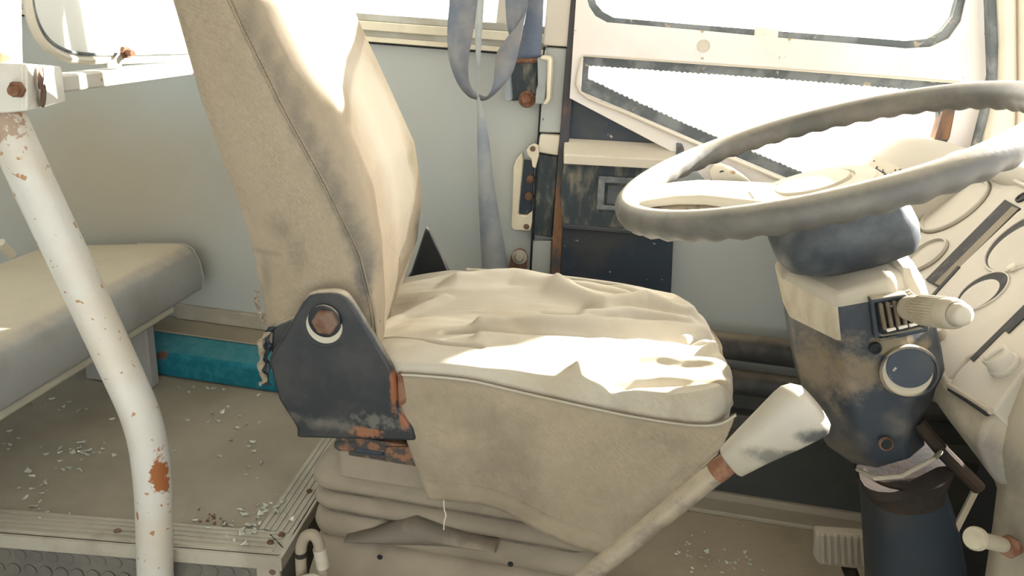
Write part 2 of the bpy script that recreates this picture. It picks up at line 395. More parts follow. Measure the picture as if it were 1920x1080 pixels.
def silh(pairs, Y, ty, n=20, pw=2.0, cap=True):
    rings = []
    for i, (a, b) in enumerate(pairs):
        yy = Y[i] if isinstance(Y, (list, tuple)) else Y
        A = P(*a, Y=yy); B = P(*b, Y=yy); c = (A + B) / 2; h = (B - A) / 2
        t = ty[i] if isinstance(ty, (list, tuple)) else ty
        ring = []
        for k in range(n):
            an = 2 * PI * k / n; cs, sn = math.cos(an), math.sin(an)
            e = 2 / pw
            ring.append(c + h * math.copysign(abs(cs)**e, cs) + Vector((0, t, 0)) * math.copysign(abs(sn)**e, sn))
        rings.append(ring)
    return loft(rings, cap)
def strip(rows, thick=0.0015):
    """rows of (pxL, pxR, YL, YR): a ribbon"""
    L_ = smooth_path([P(*a, Y=ya) for a, b, ya, yb in rows], 6); R2 = smooth_path([P(*b, Y=yb) for a, b, ya, yb in rows], 6)
    V = []; Fc = []
    for a, b in zip(L_, R2): V += [a, (a + b)/2, b]
    for i in range(len(L_) - 1):
        for j in range(2):
            Fc.append((i*3+j, i*3+j+1, i*3+j+4, i*3+j+3))
    return V, Fc
def rrect(x0, x1, y0, y1, r, z, n=6):
    out = []
    for cx, cy, a in ((x1-r, y1-r, 0), (x0+r, y1-r, 90), (x0+r, y0+r, 180), (x1-r, y0+r, 270)):
        for k in range(n + 1):
            t = math.radians(a + 90*k/n); out.append(Vector((cx + r*math.cos(t), cy + r*math.sin(t), z)))
    return out
def grid(nu, nv, f):
    V = [f(i/nu, j/nv) for i in range(nu+1) for j in range(nv+1)]
    Fc = [(i*(nv+1)+j, (i+1)*(nv+1)+j, (i+1)*(nv+1)+j+1, i*(nv+1)+j+1) for i in range(nu) for j in range(nv)]
    return V, Fc
def nz3(x, y, z): return noise.noise(Vector((x, y, z)))
def S(o): o['kind'] = 'structure'; return o

# ================================================================== THE BUS SHELL
W = 1.65
# side wall below the passenger window, and the lower wall forward of the pillar
ZSILL = (P(705, 83, Y=1.644).z + P(945, 102, Y=1.644).z)/2 + 0.004
S(obj('wall_left', box(-3.2, -0.195, W, W+0.05, 0.0, ZSILL), m_wall))
S(obj('wall_left_front', box(-0.195, 1.2, W, W+0.05, 0.30, 0.80), m_wall))
S(obj('wall_left_lower', box(-0.195, 1.2, W-0.005, W+0.05, 0.0, 0.30), m_wall_dark))
S(obj('floor', box(-0.56, 1.25, 0.55, W, -0.05, 0.0), m_cabfloor, smooth=False))
S(obj('floor_aisle', box(-3.2, 1.25, -0.80, 0.98, -0.06, -0.001), m_riser, smooth=False))
# roof, rear wall and door-side wall, all round the driver's place
S(obj('ceiling', box(-3.2, 0.62, -0.80, W+0.05, 1.98, 2.03), m_head, smooth=False))
S(obj('wall_rear', box(-3.25, -3.2, -0.80, W+0.05, 0.0, 2.0), m_wall, smooth=False))
S(obj('wall_right', join(box(0.35, 1.2, -0.85, -0.80, 0.0, 0.85), box(-3.2, 0.35, -0.85, -0.80, 0.0, 1.15), box(-3.2, 1.2, -0.85, -0.80, 1.65, 2.0), box(-2.3, -2.0, -0.85, -0.80, 1.15, 1.65),
                         box(-1.2, -0.9, -0.85, -0.80, 1.15, 1.65), box(0.05, 0.35, -0.85, -0.80, 1.15, 1.65)), m_wall, smooth=False))
S(obj('wall_left_header', join(box(-3.2, -0.15, W, W+0.05, 1.72, 2.0), box(-0.15, 1.1, W, W+0.05, 1.90, 2.0), box(-1.75, -1.67, W, W+0.05, 0.95, 1.72)), m_wall, smooth=False))
S(obj('wall_front_header', box(0.62, 1.2, -0.85, W+0.05, 1.90, 2.0), m_head, smooth=False))
S(obj('wall_front', box(1.2, 1.25, -0.85, W+0.05, -0.05, 0.72), m_wall_dark, smooth=False))
S(obj('ground_outside', box(-30, 30, -30, 30, -1.05, -1.0), m_sand, smooth=False))

# --- passenger side window sill: stacked rails measured off the picture
def rail_px(yl, yr, yl2, yr2, Y, th, x0=-3.1, x1=-0.215):
    """a rail along the wall: its top and bottom heights taken at x=700..950"""
    zt = (P(705, yl, Y=Y).z + P(945, yr, Y=Y).z) / 2; zb = (P(705, yl2, Y=Y).z + P(945, yr2, Y=Y).z) / 2
    return box(x0, x1, Y, Y + th, zb, zt)
win1 = S(thing('window_1', (-1.2, W, 0.95), None, None))
obj('sill_rail', rail_px(27, 44, 40, 60, 1.640, 0.06), m_alu, win1, bevel=0.002)
obj('sill_rail', rail_px(40, 60, 57, 78, 1.625, 0.05), m_aluc, win1, bevel=0.002)
obj('sill_rail', rail_px(57, 78, 70, 90, 1.635, 0.03), m_alu, win1)
obj('sill_rail', rail_px(70, 88, 79, 98, 1.628, 0.03), m_aluc, win1, bevel=0.001)
obj('sill_bead', rail_px(80, 99, 83, 102, 1.644, 0.01), m_dashdark, win1)
obj('window_post', plate([(935, 0), ('w', -0.262, 1.73), ('w', -0.238, 1.73), (957, 0), (952, 46), (930, 44)], 1.645, 0.03), m_cream, win1)
obj('glass', box(-3.1, -0.22, 1.675, 1.68, 1.0, 1.73), m_glass, win1)

# --- pillar between the passenger window and the driver's window
pil = S(thing('trim_3', (-0.2, W, 0.3), None, None))
obj('pillar_core', join(box(-0.235, -0.1, W+0.002, W+0.06, 0.0, 0.95), box(-0.214, -0.150, W-0.004, W+0.012, 0.95, 1.98)), m_wall_dark, pil)
obj('pillar_cover', plate([('w', -0.212, 1.97), ('w', -0.168, 1.97), (1066, 88), (1018, 85)], 1.62, 0.02), m_cream, pil, bevel=0.003)
obj('pillar_cover', plate([(1022, 88), (1064, 91), (1052, 250), (1009, 248)], 1.63, 0.03), m_wall, pil, bevel=0.003)
obj('pillar_cover', plate([(1012, 252), (1051, 254), (1046, 292), (1008, 286)], 1.62, 0.035), m_cream, pil, bevel=0.003)
obj('pillar_cover', plate([(1008, 288), (1046, 293), (1035, 446), (999, 440)], 1.63, 0.03), m_navydust, pil, bevel=0.003)
obj('pillar_cover', plate([(995, 452), (1034, 453), (1030, 560), (990, 560)], 1.63, 0.03), m_wall, pil, bevel=0.002)
obj('rusty_strip', plate([('w', -0.165, 1.97), ('w', -0.150, 1.97), (1083, 0), (1078, 120), (1067, 250), (1064, 300), (1056, 400), (1050, 560), (1030, 560), (1036, 440), (1046, 300), (1050, 250), (1060, 120), (1070, 0)], 1.615, 0.03), m_rustpost, pil, bevel=0.002)
obj('gap_cover', plate([(1019, 88), (1022, 88), (1009, 280), (1000, 440), (994, 560), (990, 560), (996, 440), (1006, 280)], 1.628, 0.02), m_black, pil)

# --- driver's window: cream framed sash with an upper pane and a lower slanting pane
win2 = S(thing('window_2', (0.2, W, 0.7), None, None))
def arc_px(cx, cy, rx, ry, a0, a1, n=8):
    return [(cx + rx*math.cos(math.radians(lerp(a0, a1, k/n))), cy - ry*math.sin(math.radians(lerp(a0, a1, k/n)))) for k in range(n+1)]
up_out = [('w', -0.122, 1.87), (1098, -10)] + [(1104, 12), (1116, 30), (1138, 42)] + [(1300, 56), (1450, 70), (1600, 82), (1700, 91), (1745, 88), (1780, 72), (1803, 40), (1812, 0), (1811, -80), ('w', 0.487, 1.87)]
up_in = [('w', -0.108, 1.85), (1112, -12)] + [(1118, 8), (1130, 22), (1150, 33)] + [(1300, 46), (1450, 58), (1600, 69), (1700, 77), (1738, 73), (1766, 58), (1786, 32), (1795, 0), (1794, -80), ('w', 0.472, 1.85)]
lo_out = [(1093, 106), (1450, 130), (1801, 157), (1790, 210), (1772, 300), (1700, 420), (1500, 345), (1300, 262), (1180, 210), (1089, 172)]
lo_in0 = [(1103, 122), (1450, 146), (1752, 170), (1760, 205), (1755, 300), (1690, 395), (1505, 325), (1300, 240), (1180, 186), (1102, 148)]
def teeth(loop, step=5, amp=2.6, segs=()):
    out = []
    for i, a in enumerate(loop):
        b = loop[(i + 1) % len(loop)]
        if i in segs:
            d = math.hypot(b[0]-a[0], b[1]-a[1]); n = max(1, int(d/step)); nx, ny = -(b[1]-a[1])/d, (b[0]-a[0])/d
            for k in range(n):
                t = k/n; s = amp * R_.uniform(0.6, 1.3) if k % 2 else 0
                out.append((lerp(a[0], b[0], t) + nx*s, lerp(a[1], b[1], t) + ny*s))
        else: out.append(a)
    return out
lo_in = teeth(lo_in0, segs=(0, 1, 5, 6, 7, 8))
outer = [('w', -0.150, 1.97), ('w', 0.500, 1.97), (1850, -80), (1852, 20), (1862, 120), (1856, 190), (1835, 300), (1815, 430), (1650, 455), (1490, 405), (1330, 345), (1282, 296), (1068, 184), (1072, 120), (1080, 0)]
obj('sash_frame', plate(outer, 1.605, 0.04, [up_out[::1], lo_out]), m_pink, win2, bevel=0.003, smooth=False)
def ring_plate(out, inn, Y, th): return plate(out, Y, th, [inn])
obj('rubber_seal', plate(up_out, 1.612, 0.03, [up_in]), m_seal, win2, smooth=False)
obj('rubber_seal', ring_plate(lo_out, lo_in, 1.615, 0.03), m_seal, win2, smooth=False)
# white repair piece bridging the seal, inner beading of the lower pane, glass
obj('seal_joint', plate([(1416, 50), (1460, 54), (1458, 76), (1414, 72)], 1.606, 0.02), m_clamp, win2, bevel=0.002)
obj('frame_bead', tube(smooth_path([P(x, y, Y=1.60) for x, y in [(1091, 108), (1087, 172), (1180, 215), (1300, 268), (1500, 352)]], 4), 0.0035, 8), m_cream, win2)
obj('frame_bead', tube([P(1094, 104, Y=1.603), P(1450, 128, Y=1.603), P(1800, 155, Y=1.603)], 0.002, 8), m_cream, win2)
ZR = 1.44   # unseen tilted pane edge and rail, made up to shape the seat-back sun patch
obj('glass', plate([('w', -0.12, ZR-0.13)] + up_out[1:-2] + [('w', 0.53, ZR+0.11)], 1.630, 0.004), m_dustglass, win2, label='window pane filmed with dust')
obj('sun_cut_rail', prism([(-0.12, 1.622, ZR-0.142), (0.53, 1.622, ZR+0.097), (0.53, 1.622, ZR+0.121), (-0.12, 1.622, ZR-0.118)], (0, 0.018, 0)), m_alu, win2, bevel=0.002)
obj('glass', plate(lo_out, 1.632, 0.004), m_dustglass, win2, label='window pane filmed with dust')
# window catch in the seal and the front run of the lower pane
obj('front_rail', plate([(1783, 160), (1802, 160), (1778, 262), (1752, 262)], 1.60, 0.03), m_rustpost, win2, bevel=0.002)
obj('window_catch', silh([((1330, 318), (1338, 344)), ((1338, 308), (1358, 346)), ((1350, 305), (1380, 344)), ((1370, 312), (1400, 346)), ((1392, 326), (1420, 352))], 1.585, 0.014), m_cream, win2)
c_ = P(1354, 328, Y=1.572)
obj('catch_screw', lathe(c_, (0, -1, 0), [(0.009, -0.006), (0.009, 0), (0.006, 0.0005), (0.005, -0.002), (0.001, -0.002)], 16), m_dashdark, win2)
obj('mould_mark', lathe(P(1320, 86, Y=1.604), (0, -1, 0), [(0.012, 0), (0.012, 0.001), (0.010, 0.0012), (0.009, 0.0004), (0.002, 0.0004)], 12), m_cream, win2)

# windscreen pillar at the right edge of the sash
wsp = S(thing('trim_4', (0.62, 1.6, 0.3), None, None))
obj('pillar_rubber', plate([('w', 0.487, 1.97), ('w', 0.510, 1.97), (1869, -80), (1872, 0), (1876, 80), (1874, 150), (1858, 215), (1842, 276), (1828, 330), (1808, 330), (1826, 276), (1848, 190), (1856, 140), (1853, 60), (1851, 0), (1848, -80)], 1.58, 0.02), m_seal, wsp, bevel=0.003)
obj('pillar_trim', plate([('w', 0.510, 1.97), ('w', 0.560, 1.97), (1910, -80), (1911, 0), (1912, 150), (1905, 330), (1828, 332), (1842, 276), (1858, 215), (1874, 150), (1876, 80), (1872, 0), (1869, -80)], 1.57, 0.025), m_cream, wsp, bevel=0.01, seg=3)
obj('pillar_trim', plate([('w', 0.562, 1.97), ('w', 0.60, 1.97), (1930, -80), (1930, 60), (1930, 420), (1907, 330), (1914, 150), (1913, 0), (1912, -80)], 1.56, 0.03), m_cream, wsp, bevel=0.006)

# --- panel of the driver's door area under the window
dp = S(thing('trim_1', (0.0, W, 0.4), None, None))
obj('upper_panel', plate([(1068, 180), (1276, 288), (1278, 300), (1262, 272), (1062, 258)], 1.632, 0.015), m_navy, dp, smooth=False)
ledge = [P(1062, 258, Y=1.63), P(1268, 270, Y=1.63)]
obj('ledge', prism([P(1058, 258, Y=1.63), P(1268, 270, Y=1.63), P(1268, 301, Y=1.575), P(1058, 290, Y=1.575)], (0, 0.002, -0.02)), m_cream, dp, bevel=0.002, smooth=False)
obj('ledge_end', plate([(1268, 268), (1279, 270), (1283, 280), (1281, 290), (1268, 300)], 1.60, 0.03), m_seal, dp, bevel=0.002)
obj('end_screw', lathe(P(1276, 279, Y=1.597), (0, -1, 0), [(0.004, 0), (0.003, 0.003), (0.001, 0.003)], 10), m_rustlite, dp)
obj('door_panel', plate([(1060, 290), (1266, 303), (1262, 440), (1055, 426), (1050, 360)], 1.605, 0.04), m_navydust, dp, bevel=0.003, smooth=False)
obj('door_panel', plate([(1055, 424), (1263, 440), (1256, 600), (1046, 592)], 1.612, 0.035), m_navy, dp, bevel=0.004, smooth=False)
obj('panel_lip', plate([(1054, 420), (1264, 437), (1263, 446), (1054, 430)], 1.598, 0.03), m_navy, dp, bevel=0.003)
# recessed door pull
obj('latch_frame', ring_plate([(1122, 330), (1260, 338), (1258, 402), (1118, 393)], [(1134, 343), (1246, 350), (1244, 393), (1132, 385)], 1.596, 0.02), m_seal, dp, bevel=0.002, smooth=False)
obj('latch_lever', plate([(1138, 347), (1200, 350), (1198, 388), (1135, 384)], 1.60, 0.01), m_collar, dp, bevel=0.003)
obj('latch_lever', plate([(1206, 352), (1242, 353), (1240, 390), (1204, 388)], 1.603, 0.01), m_collar, dp, bevel=0.003)

# heater pipes and lower trims
hp = thing('heater_pipe_run', (0.4, 1.6, 0.35), 'pair of thick dark heater pipes running along the lower wall behind the seat cushion', 'pipe')
for py_, rr in ((662, 0.030), (728, 0.028)):
    z_ = P(1420, py_, Y=1.58).z
    obj('pipe', tube([(-0.1, 1.60, z_), (1.1, 1.60, z_)], rr, 20), m_ppipe, hp)
z_ = P(1340, 628, Y=1.58).z
obj('pipe_bracket', box(0.62, 0.65, 1.59, 1.65, z_-0.12, z_+0.02), m_blackmetal, hp)
z1 = P(1340, 768, Y=1.62).z
obj('lower_ledge', box(-0.19, 1.1, 1.61, 1.65, z1-0.04, z1), m_wall_dark, hp, bevel=0.004)
bb = S(thing('baseboard_left', (0.4, W, 0.0), None, None))
obj('skirting', box(-0.45, 1.2, 1.585, W-0.005, 0.0, 0.012), m_tan, bb, bevel=0.003)
obj('skirting_strip', box(-0.45, 1.2, 1.635, W-0.002, 0.0, 0.03), m_tan, bb, bevel=0.002)
for x_, y_ in ((1403, 942), (1595, 955)):
    obj('screw', lathe(P(x_, y_, Z=0.012), (0, 0, 1), [(0.005, 0), (0.004, 0.002), (0.001, 0.002)], 10), m_rustlite, bb)

# --- raised rear platform with its nosings, studded riser, teal wheel-arch box
ZP = 0.20
XE, YE = -0.520, 0.995
KE = (0.995 - 0.931)/(-0.520 + 0.996)          # the aisle edge runs slightly askew
def edge_y(x): return YE + KE*(x - XE)
pf = S(thing('floor_platform', (-1.5, 1.3, 0), None, None))
XL = -3.1
def quadprism(x0, x1, o0, o1, z0, z1):
    """a bar following the askew aisle edge, offset o0..o1 from it"""
    v = [(x, edge_y(x)+o, z) for x in (x0, x1) for o in (o0, o1) for z in (z0, z1)]
    return v, box(0, 1, 0, 1, 0, 1)[1]
V8 = [(XL, edge_y(XL), 0.0), (XE, YE, 0.0), (XE-0.03, W, 0.0), (XL, W, 0.0)]
obj('platform_slab', prism(V8, (0, 0, ZP-0.001)), m_tan, pf, smooth=False)
bars = [quadprism(XL, XE+0.004, -0.012, 0.05, ZP, ZP+0.003)]
for k in range(5): bars.append(quadprism(XL, XE-0.01, lerp(-0.008, 0.05, (k+0.25)/5), lerp(-0.008, 0.05, (k+0.65)/5), ZP+0.003, ZP+0.0048))
bars.append(quadprism(XL, XE+0.008, -0.018, -0.010, ZP-0.022, ZP+0.003))
obj('nosing', join(*bars), m_nose, pf, smooth=False, label='ribbed aluminium step nosing on the aisle edge')
def sbar(o0, o1, z0, z1, y0=YE+0.045):
    v = [(XE - 0.03*(y-YE)/(W-YE) + o, y, z) for y in (y0, W) for o in (o0, o1) for z in (z0, z1)]
    return v, box(0, 1, 0, 1, 0, 1)[1]
bars = [sbar(-0.058, 0.006, ZP, ZP+0.0032)]
for k in range(5): bars.append(sbar(lerp(-0.056, 0.0, (k+0.25)/5), lerp(-0.056, 0.0, (k+0.65)/5), ZP+0.003, ZP+0.005))
bars.append(sbar(0.004, 0.011, ZP-0.022, ZP+0.0032, YE-0.018))
obj('nosing', join(*bars), m_nose, pf, smooth=False, label='ribbed aluminium step nosing beside the seat base')
obj('riser_panel', quadprism(XL, XE, -0.006, 0.001, 0.0, ZP-0.02), m_riser, pf, smooth=False)
obj('riser_panel', sbar(-0.001, 0.003, 0.0, ZP-0.02, YE-0.006), m_riser, pf, smooth=False)
obj('corner_trim', quadprism(XE-0.036, XE+0.004, -0.012, -0.004, 0.0, ZP-0.022), m_nose, pf, bevel=0.002)
obj('mitre_gap', tube([P(507, 1003, Z=ZP+0.004), P(530, 1026, Z=ZP+0.004)], 0.0012, 6), m_dashdark, pf)
for q in ((220, 996), (507, 1017), (528, 1003), (580, 921)):
    obj('screw', lathe(P(*q, Z=ZP+0.0045), (0, 0, 1), [(0.006, 0), (0.0055, 0.002), (0.003, 0.0032), (0.001, 0.0032)], 12), m_rustlite, pf)
obj('screw', lathe(P(511, 1072, Y=YE-0.012), (0, -1, 0), [(0.006, 0), (0.0055, 0.002), (0.001, 0.003)], 12), m_rustlite, pf)
# raised studs of the riser rubber
st = bpy.data.meshes.new('stud')
sv, sf = lathe((0, 0, 0), (0, -1, 0), [(0.0115, 0), (0.0105, 0.0012), (0.001, 0.0014)], 18)
st.from_pydata(sv, [], sf); st.materials.append(m_riser); st.shade_smooth(); st.set_sharp_from_angle(angle=math.radians(30))
for r_ in range(3):
    for c in range(22):
        o = bpy.data.objects.new('stud', st); COL.objects.link(o); o.parent = pf
        o.location = Vector((-1.13 + c*0.0275 + (0.0138 if r_ % 2 else 0), edge_y(-1.13 + c*0.0275)-0.006, ZP-0.045 - r_*0.030)) - Vector(pf.location)

# teal carpeted wheel-arch box
tb = thing('wheel_arch_box', (-1.1, 1.58, ZP), 'teal carpeted low box along the wall under the bench end, dusty top', 'box')
prof = [(1.505, ZP+0.001), (1.505, 0.258), (1.512, 0.264), (1.565, 0.286), (1.648, 0.288), (1.648, ZP+0.001)]
obj('carpet', loft([[(x, y, z) for y, z in prof] for x in (-2.6, -0.62)]), m_teal, tb, bevel=0.006, smooth=False)
obj('top_strip', box(-2.6, -0.62, 1.562, 1.648, 0.287, 0.291), m_tan, tb, bevel=0.002)
z0_, z1_ = P(480, 634, Y=1.645).z, P(400, 602, Y=1.645).z
S(obj('trim_2', join(box(P(334, 605, Y=1.645).x, -0.45, 1.638, W, 0.292, 0.330)), m_nose, bevel=0.002))
obj('trim_screw', lathe(P(388, 615, Y=1.636), (0, -1, 0), [(0.006, -0.002), (0.005, 0.001), (0.001, 0.0015)], 12), m_rustlite, bpy.data.objects['trim_2'])

# ================================================================== BENCH BEHIND THE PARTITION
bench = thing('passenger_bench', (-1.2, 1.1, ZP), 'grey vinyl passenger bench cushion at left, sun patch on its near end', 'bench')
def bench_ring(y, k=0.0):
    x0, x1, zb, zt = -1.43, -1.0, 0.398, 0.520
    pts = [(x0, zb), (x1+0.000, zb), (x1+0.006, zb+0.03), (x1+0.002, zb+0.065), (x1-0.008, zt-0.030), (x1-0.035, zt-0.010), (x1-0.07, zt-0.012), (x1-0.16, zt-0.024), (x1-0.28, zt-0.040), (x0+0.02, zt-0.058), (x0, zt-0.075)]
    cx, cz = (x0+x1)/2, (zb+zt)/2
    return [Vector((cx + (x-cx)*(1-k), y, cz + (z-cz)*(1-k))) for x, z in pts]
ys = [(0.50, 0.05), (0.515, 0.0)] + [(0.515 + 1.07*k/14, 0.0) for k in range(1, 14)] + [(1.590, 0.0), (1.60, 0.02)]
obj('seat_cushion', loft([bench_ring(y, k) for y, k in ys]), m_vinyl, bench, bevel=0.01, seg=3, angle=70)
obj('seam', tube([(-1.0, 1.593, 0.40), (-0.994, 1.594, 0.43), (-1.0, 1.594, 0.47), (-1.015, 1.594, 0.500), (-1.035, 1.594, 0.510), (-1.16, 1.594, 0.496)], 0.0022, 8), m_vinyl, bench)
obj('seat_pan', join(box(-1.40, -1.012, 0.5, 1.50, 0.374, 0.396)), m_lip, bench, bevel=0.008, seg=3)
obj('support_leg', box(-1.22, -1.05, 1.44, 1.47, ZP+0.001, 0.375), m_vinyl, bench, bevel=0.004)
obj('support_leg', box(-1.22, -1.05, 0.62, 0.65, ZP+0.001 if False else 0.0, 0.375), m_vinyl, bench, bevel=0.004)
obj('back_bar', tube([P(0, 455, X=-1.36), P(22, 478, X=-1.36)], 0.011, 10), m_lip, bench)

# ================================================================== PARTITION: pole, clamp, rail, screen
YPOLE = 0.93
pole = thing('grab_pole', (-0.65, YPOLE, 0.0), 'bent white grab pole with chipped rusty paint, beside the seat', 'pole')
cpts = [(291, 1500), (291, 1080), (290, 1000), (288, 930), (283, 870), (276, 825), (262, 775), (236, 715), (154, 538), (70, 360), (4, 214)]
pth = [P(x, y, Y=YPOLE) for x, y in cpts]
pth[0] = Vector((pth[1].x, YPOLE, 0.0))
lowp = [pth[0]] + smooth_path(pth[1:], 6)
obj('tube', tube(lowp, 0.0283, 28), m_pole, pole)
zc = P(20, 165, Y=YPOLE)
obj('upper_tube', tube([P(2, 190, Y=YPOLE), P(-4, 0, Y=YPOLE) , P(-4, 0, Y=YPOLE) + (P(-4, 0, Y=YPOLE) - P(2, 190, Y=YPOLE)).normalized()*0.75], 0.0255, 28), m_pole, pole)
obj('foot_flange', lathe((pth[0].x, YPOLE, 0.0), (0, 0, 1), [(0.05, 0), (0.05, 0.006), (0.03, 0.008), (0.029, 0.02)], 28), m_pole, pole)
XR = -0.92
clamp = thing('pole_clamp', P(30, 165, Y=0.9), 'white sheet metal clamp joining the pole and the rail, rusty bolt', 'clamp')
obj('clamp_plate', plate([(-60, 116), (30, 119), (50, 120), (50, 208), (20, 211), (-60, 216)], 0.897, 0.004), m_clamp, clamp, bevel=0.003, seg=3)
a, b, c, d = P(49, 120, Y=0.899), P(113, 125, X=XR+0.012), P(123, 190, X=XR+0.012), P(49, 208, Y=0.899)
e = P(117, 134, X=XR+0.012)
g_ = a.lerp(b, 0.45); g_ = P(85, 201, Y=lerp(a.y, b.y, 0.42))
nrm = (b - a).cross(d - a).normalized() * 0.006
obj('clamp_flange', prism([a, b, e, c, g_, d], nrm), m_clamp, clamp, bevel=0.001, smooth=False)
def on_flange(x, y):
    n = (b - a).cross(d - a); return PN(x, y, a, n)
fn = (b - a).cross(d - a).normalized()
if fn.dot(C0 - a) < 0: fn = -fn
for q in ((66, 143), (71, 178)):
    obj('hole', lathe(on_flange(*q) + fn*0.0065, fn, [(0.016, -0.001), (0.016, 0.0012), (0.013, 0.0012), (0.013, 0.0005), (0.001, 0.0005)], 18), m_rustlite, clamp, label='rust-brown bolt hole')
cb = P(34, 167, Y=0.896)
obj('bolt', join(hexbolt(cb, (0.5, -1, 0), 0.0105, 0.012), cyl(cb, cb + Vector((0.5, -1, 0)).normalized()*0.026, 0.006, 10)), m_rust, clamp, label='rusty bolt and nut')
rail = thing('partition_rail', (XR, 1.15, 0.93), 'white painted rail running from the pole clamp to the wall behind the seat', 'rail')
r0, r1 = P(112, 132, X=XR), P(356, 122, X=XR); s0, s1 = P(116, 171, X=XR), P(356, 150, X=XR)
zt, zb = (r0.z + r1.z)/2, (s0.z + s1.z)/2
obj('bar', box(XR-0.03, XR, r0.y - 0.02, 1.648, zb+0.003, zt), m_pole, rail, bevel=0.004, seg=3)
obj('wall_flange', box(XR-0.045, XR+0.01, 1.640, 1.649, zb-0.02, zt+0.02), m_clamp, rail, bevel=0.002)
# rounded acrylic guard on the rail
screen = thing('partition_screen', (XR, 1.2, zt), 'milky white rounded guard screen behind the driver seat, rubber edging', 'screen')
sp = [(50, -60), (52, 0), (58, 35), (70, 65), (88, 88), (112, 103), (140, 111), (200, 113), (345, 109)]
XS = XR-0.012
lp = smooth_path([P(x, y, X=XS) for x, y in sp], 4)
yy1 = 1.60; ztop = 1.55
outl = [Vector((XS, lp[0].y, ztop - 0.08)), ] + lp + [Vector((XS, yy1-0.06, lp[-1].z)), Vector((XS, yy1, lp[-1].z+0.06)), Vector((XS, yy1, ztop-0.08)), Vector((XS, yy1-0.08, ztop)), Vector((XS, lp[0].y+0.08, ztop))]
obj('panel', prism(outl, (-0.006, 0, 0)), m_screen, screen, smooth=False)
obj('edging', tube(outl + [outl[0]], 0.007, 8), m_cream, screen)
cy_, cz_ = sum(p.y for p in outl)/len(outl), 1.25
inn = [Vector((XS+0.004, lerp(cy_, p.y, 0.955), lerp(cz_, p.z, 0.965))) for p in outl]
obj('edging', tube(inn + [inn[0]], 0.0028, 8), m_seal, screen)
g0 = P(228, 106, X=XS+0.006)
obj('clip', prism([P(200, 129, X=XS+0.012), P(224, 127, X=XS+0.012), P(236, 96, X=XS+0.012), P(224, 94, X=XS+0.012), P(212, 112, X=XS+0.012), P(200, 114, X=XS+0.012)], (0.003, 0, 0)), m_lip, screen, bevel=0.001)
cq = P(233, 98, X=XS+0.014)
obj('clip_bolt', join(hexbolt(cq, (1, -0.3, 0), 0.011, 0.008), cyl(cq, cq + Vector((1, -0.3, 0)).normalized()*0.022, 0.0055, 10)), m_rust, screen)

# ================================================================== DRIVER'S SEAT
seat = thing('driver_seat', (-0.2, 1.16, 0.0), 'driver seat in a stained tan cloth cover on a bellows suspension base', 'seat')
zs_ = [0.50, 0.60, 0.675, 0.757, 0.85, 0.95, 1.075, 1.20, 1.34]
xr_ = [-0.508, -0.508, -0.512, -0.523, -0.550, -0.585, -0.618, -0.650, -0.680]
xs_ = [-0.335, -0.338, -0.345, -0.365, -0.412, -0.470, -0.532, -0.580, -0.625]
xf_ = [-0.350, -0.345, -0.345, -0.352, -0.368, -0.407, -0.472, -0.530, -0.590]
xg_ = [-0.430, -0.405, -0.382, -0.375, -0.392, -0.442, -0.505, -0.560, -0.605]
def back_pt(s, k):
    # k: index in the outline of one level
    Y_ = [0.985, 0.960, 0.956, 0.957, 0.962, 0.972, 1.000, 1.08, 1.18, 1.28, 1.335, 1.362, 1.372, 1.372, 1.355, 1.20][k]
    zb = lerp(0.625, 0.535, max(0, min(1, (Y_-0.96)/0.4)))
    z = lerp(zb, 1.108, s)
    r, se, f, g = (interp(zs_, q, z) for q in (xr_, xs_, xf_, xg_))
    th = min(1, max(0, (z-0.62)/0.15))
    X_ = [r, r+0.012, lerp(r, se, 0.35), lerp(r, se, 0.75), se, lerp(se, f, 0.55)+0.006, f+0.004, lerp(f, g, 0.25)-0.006, lerp(f, g, 0.5)-0.012, lerp(f, g, 0.8)-0.008, g-0.008, g-0.035, lerp(g, r, 0.5), r+0.03, r, r-0.008][k]
    top = max(0, (z-1.078)/0.03)
    if top > 0:
        cxm = (r+f)/2; sh = 1 - 0.55*top**2.5; X_ = cxm + (X_-cxm)*sh; Y_ = 1.165 + (Y_-1.165)*(1-0.22*top**3)
    p = Vector((X_, Y_, z))
    return p
nl, nk = 64, 16
rings = []
for i in range(nl+1):
    base = [back_pt(i/nl, k) for k in range(nk)]
    ring = smooth_path(base, 5, closed=True)
    out = []
    for j, p in enumerate(ring):
        t = j/len(ring)
        w = 0.006*nz3(p.x*3, p.y*14, p.z*4) + 0.003*nz3(p.x*8+5, p.y*30, p.z*9)
        if 4.6/16 < t < 11/16:    # creases running down the front face
            w += 0.004*nz3(9, p.y*35, p.z*3) * (1 if p.z < 0.85 else 0.4)
        c = Vector((interp(zs_, xr_, p.z)*0.5 + interp(zs_, xf_, p.z)*0.5, 1.165, p.z))
        d = (p - c); d.z = 0; d.normalize()
        ridge = 0
        out.append(p + d*w)
    rings.append(out)
# deep crease at the side seam
seam_j = 4*5
for rg in rings:
    rg[seam_j] = rg[seam_j] + Vector((-0.001, 0.0022, 0))
V_, F_ = loft(rings, True)
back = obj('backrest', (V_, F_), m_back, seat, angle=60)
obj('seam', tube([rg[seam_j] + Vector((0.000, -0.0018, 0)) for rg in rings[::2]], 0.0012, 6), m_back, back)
obj('seam', tube([rg[seam_j] + Vector((0.004, -0.0008, 0)) for rg in rings[::2]], 0.0008, 6), m_skirt, back)
# hem gather at the lower edge
hem = []
for j in range(0, 22):
    hem.append(rings[0][j] + Vector((0, -0.001, 0.002*math.sin(j*1.7))))
obj('hem', tube(hem, 0.003, 6), m_back, back)

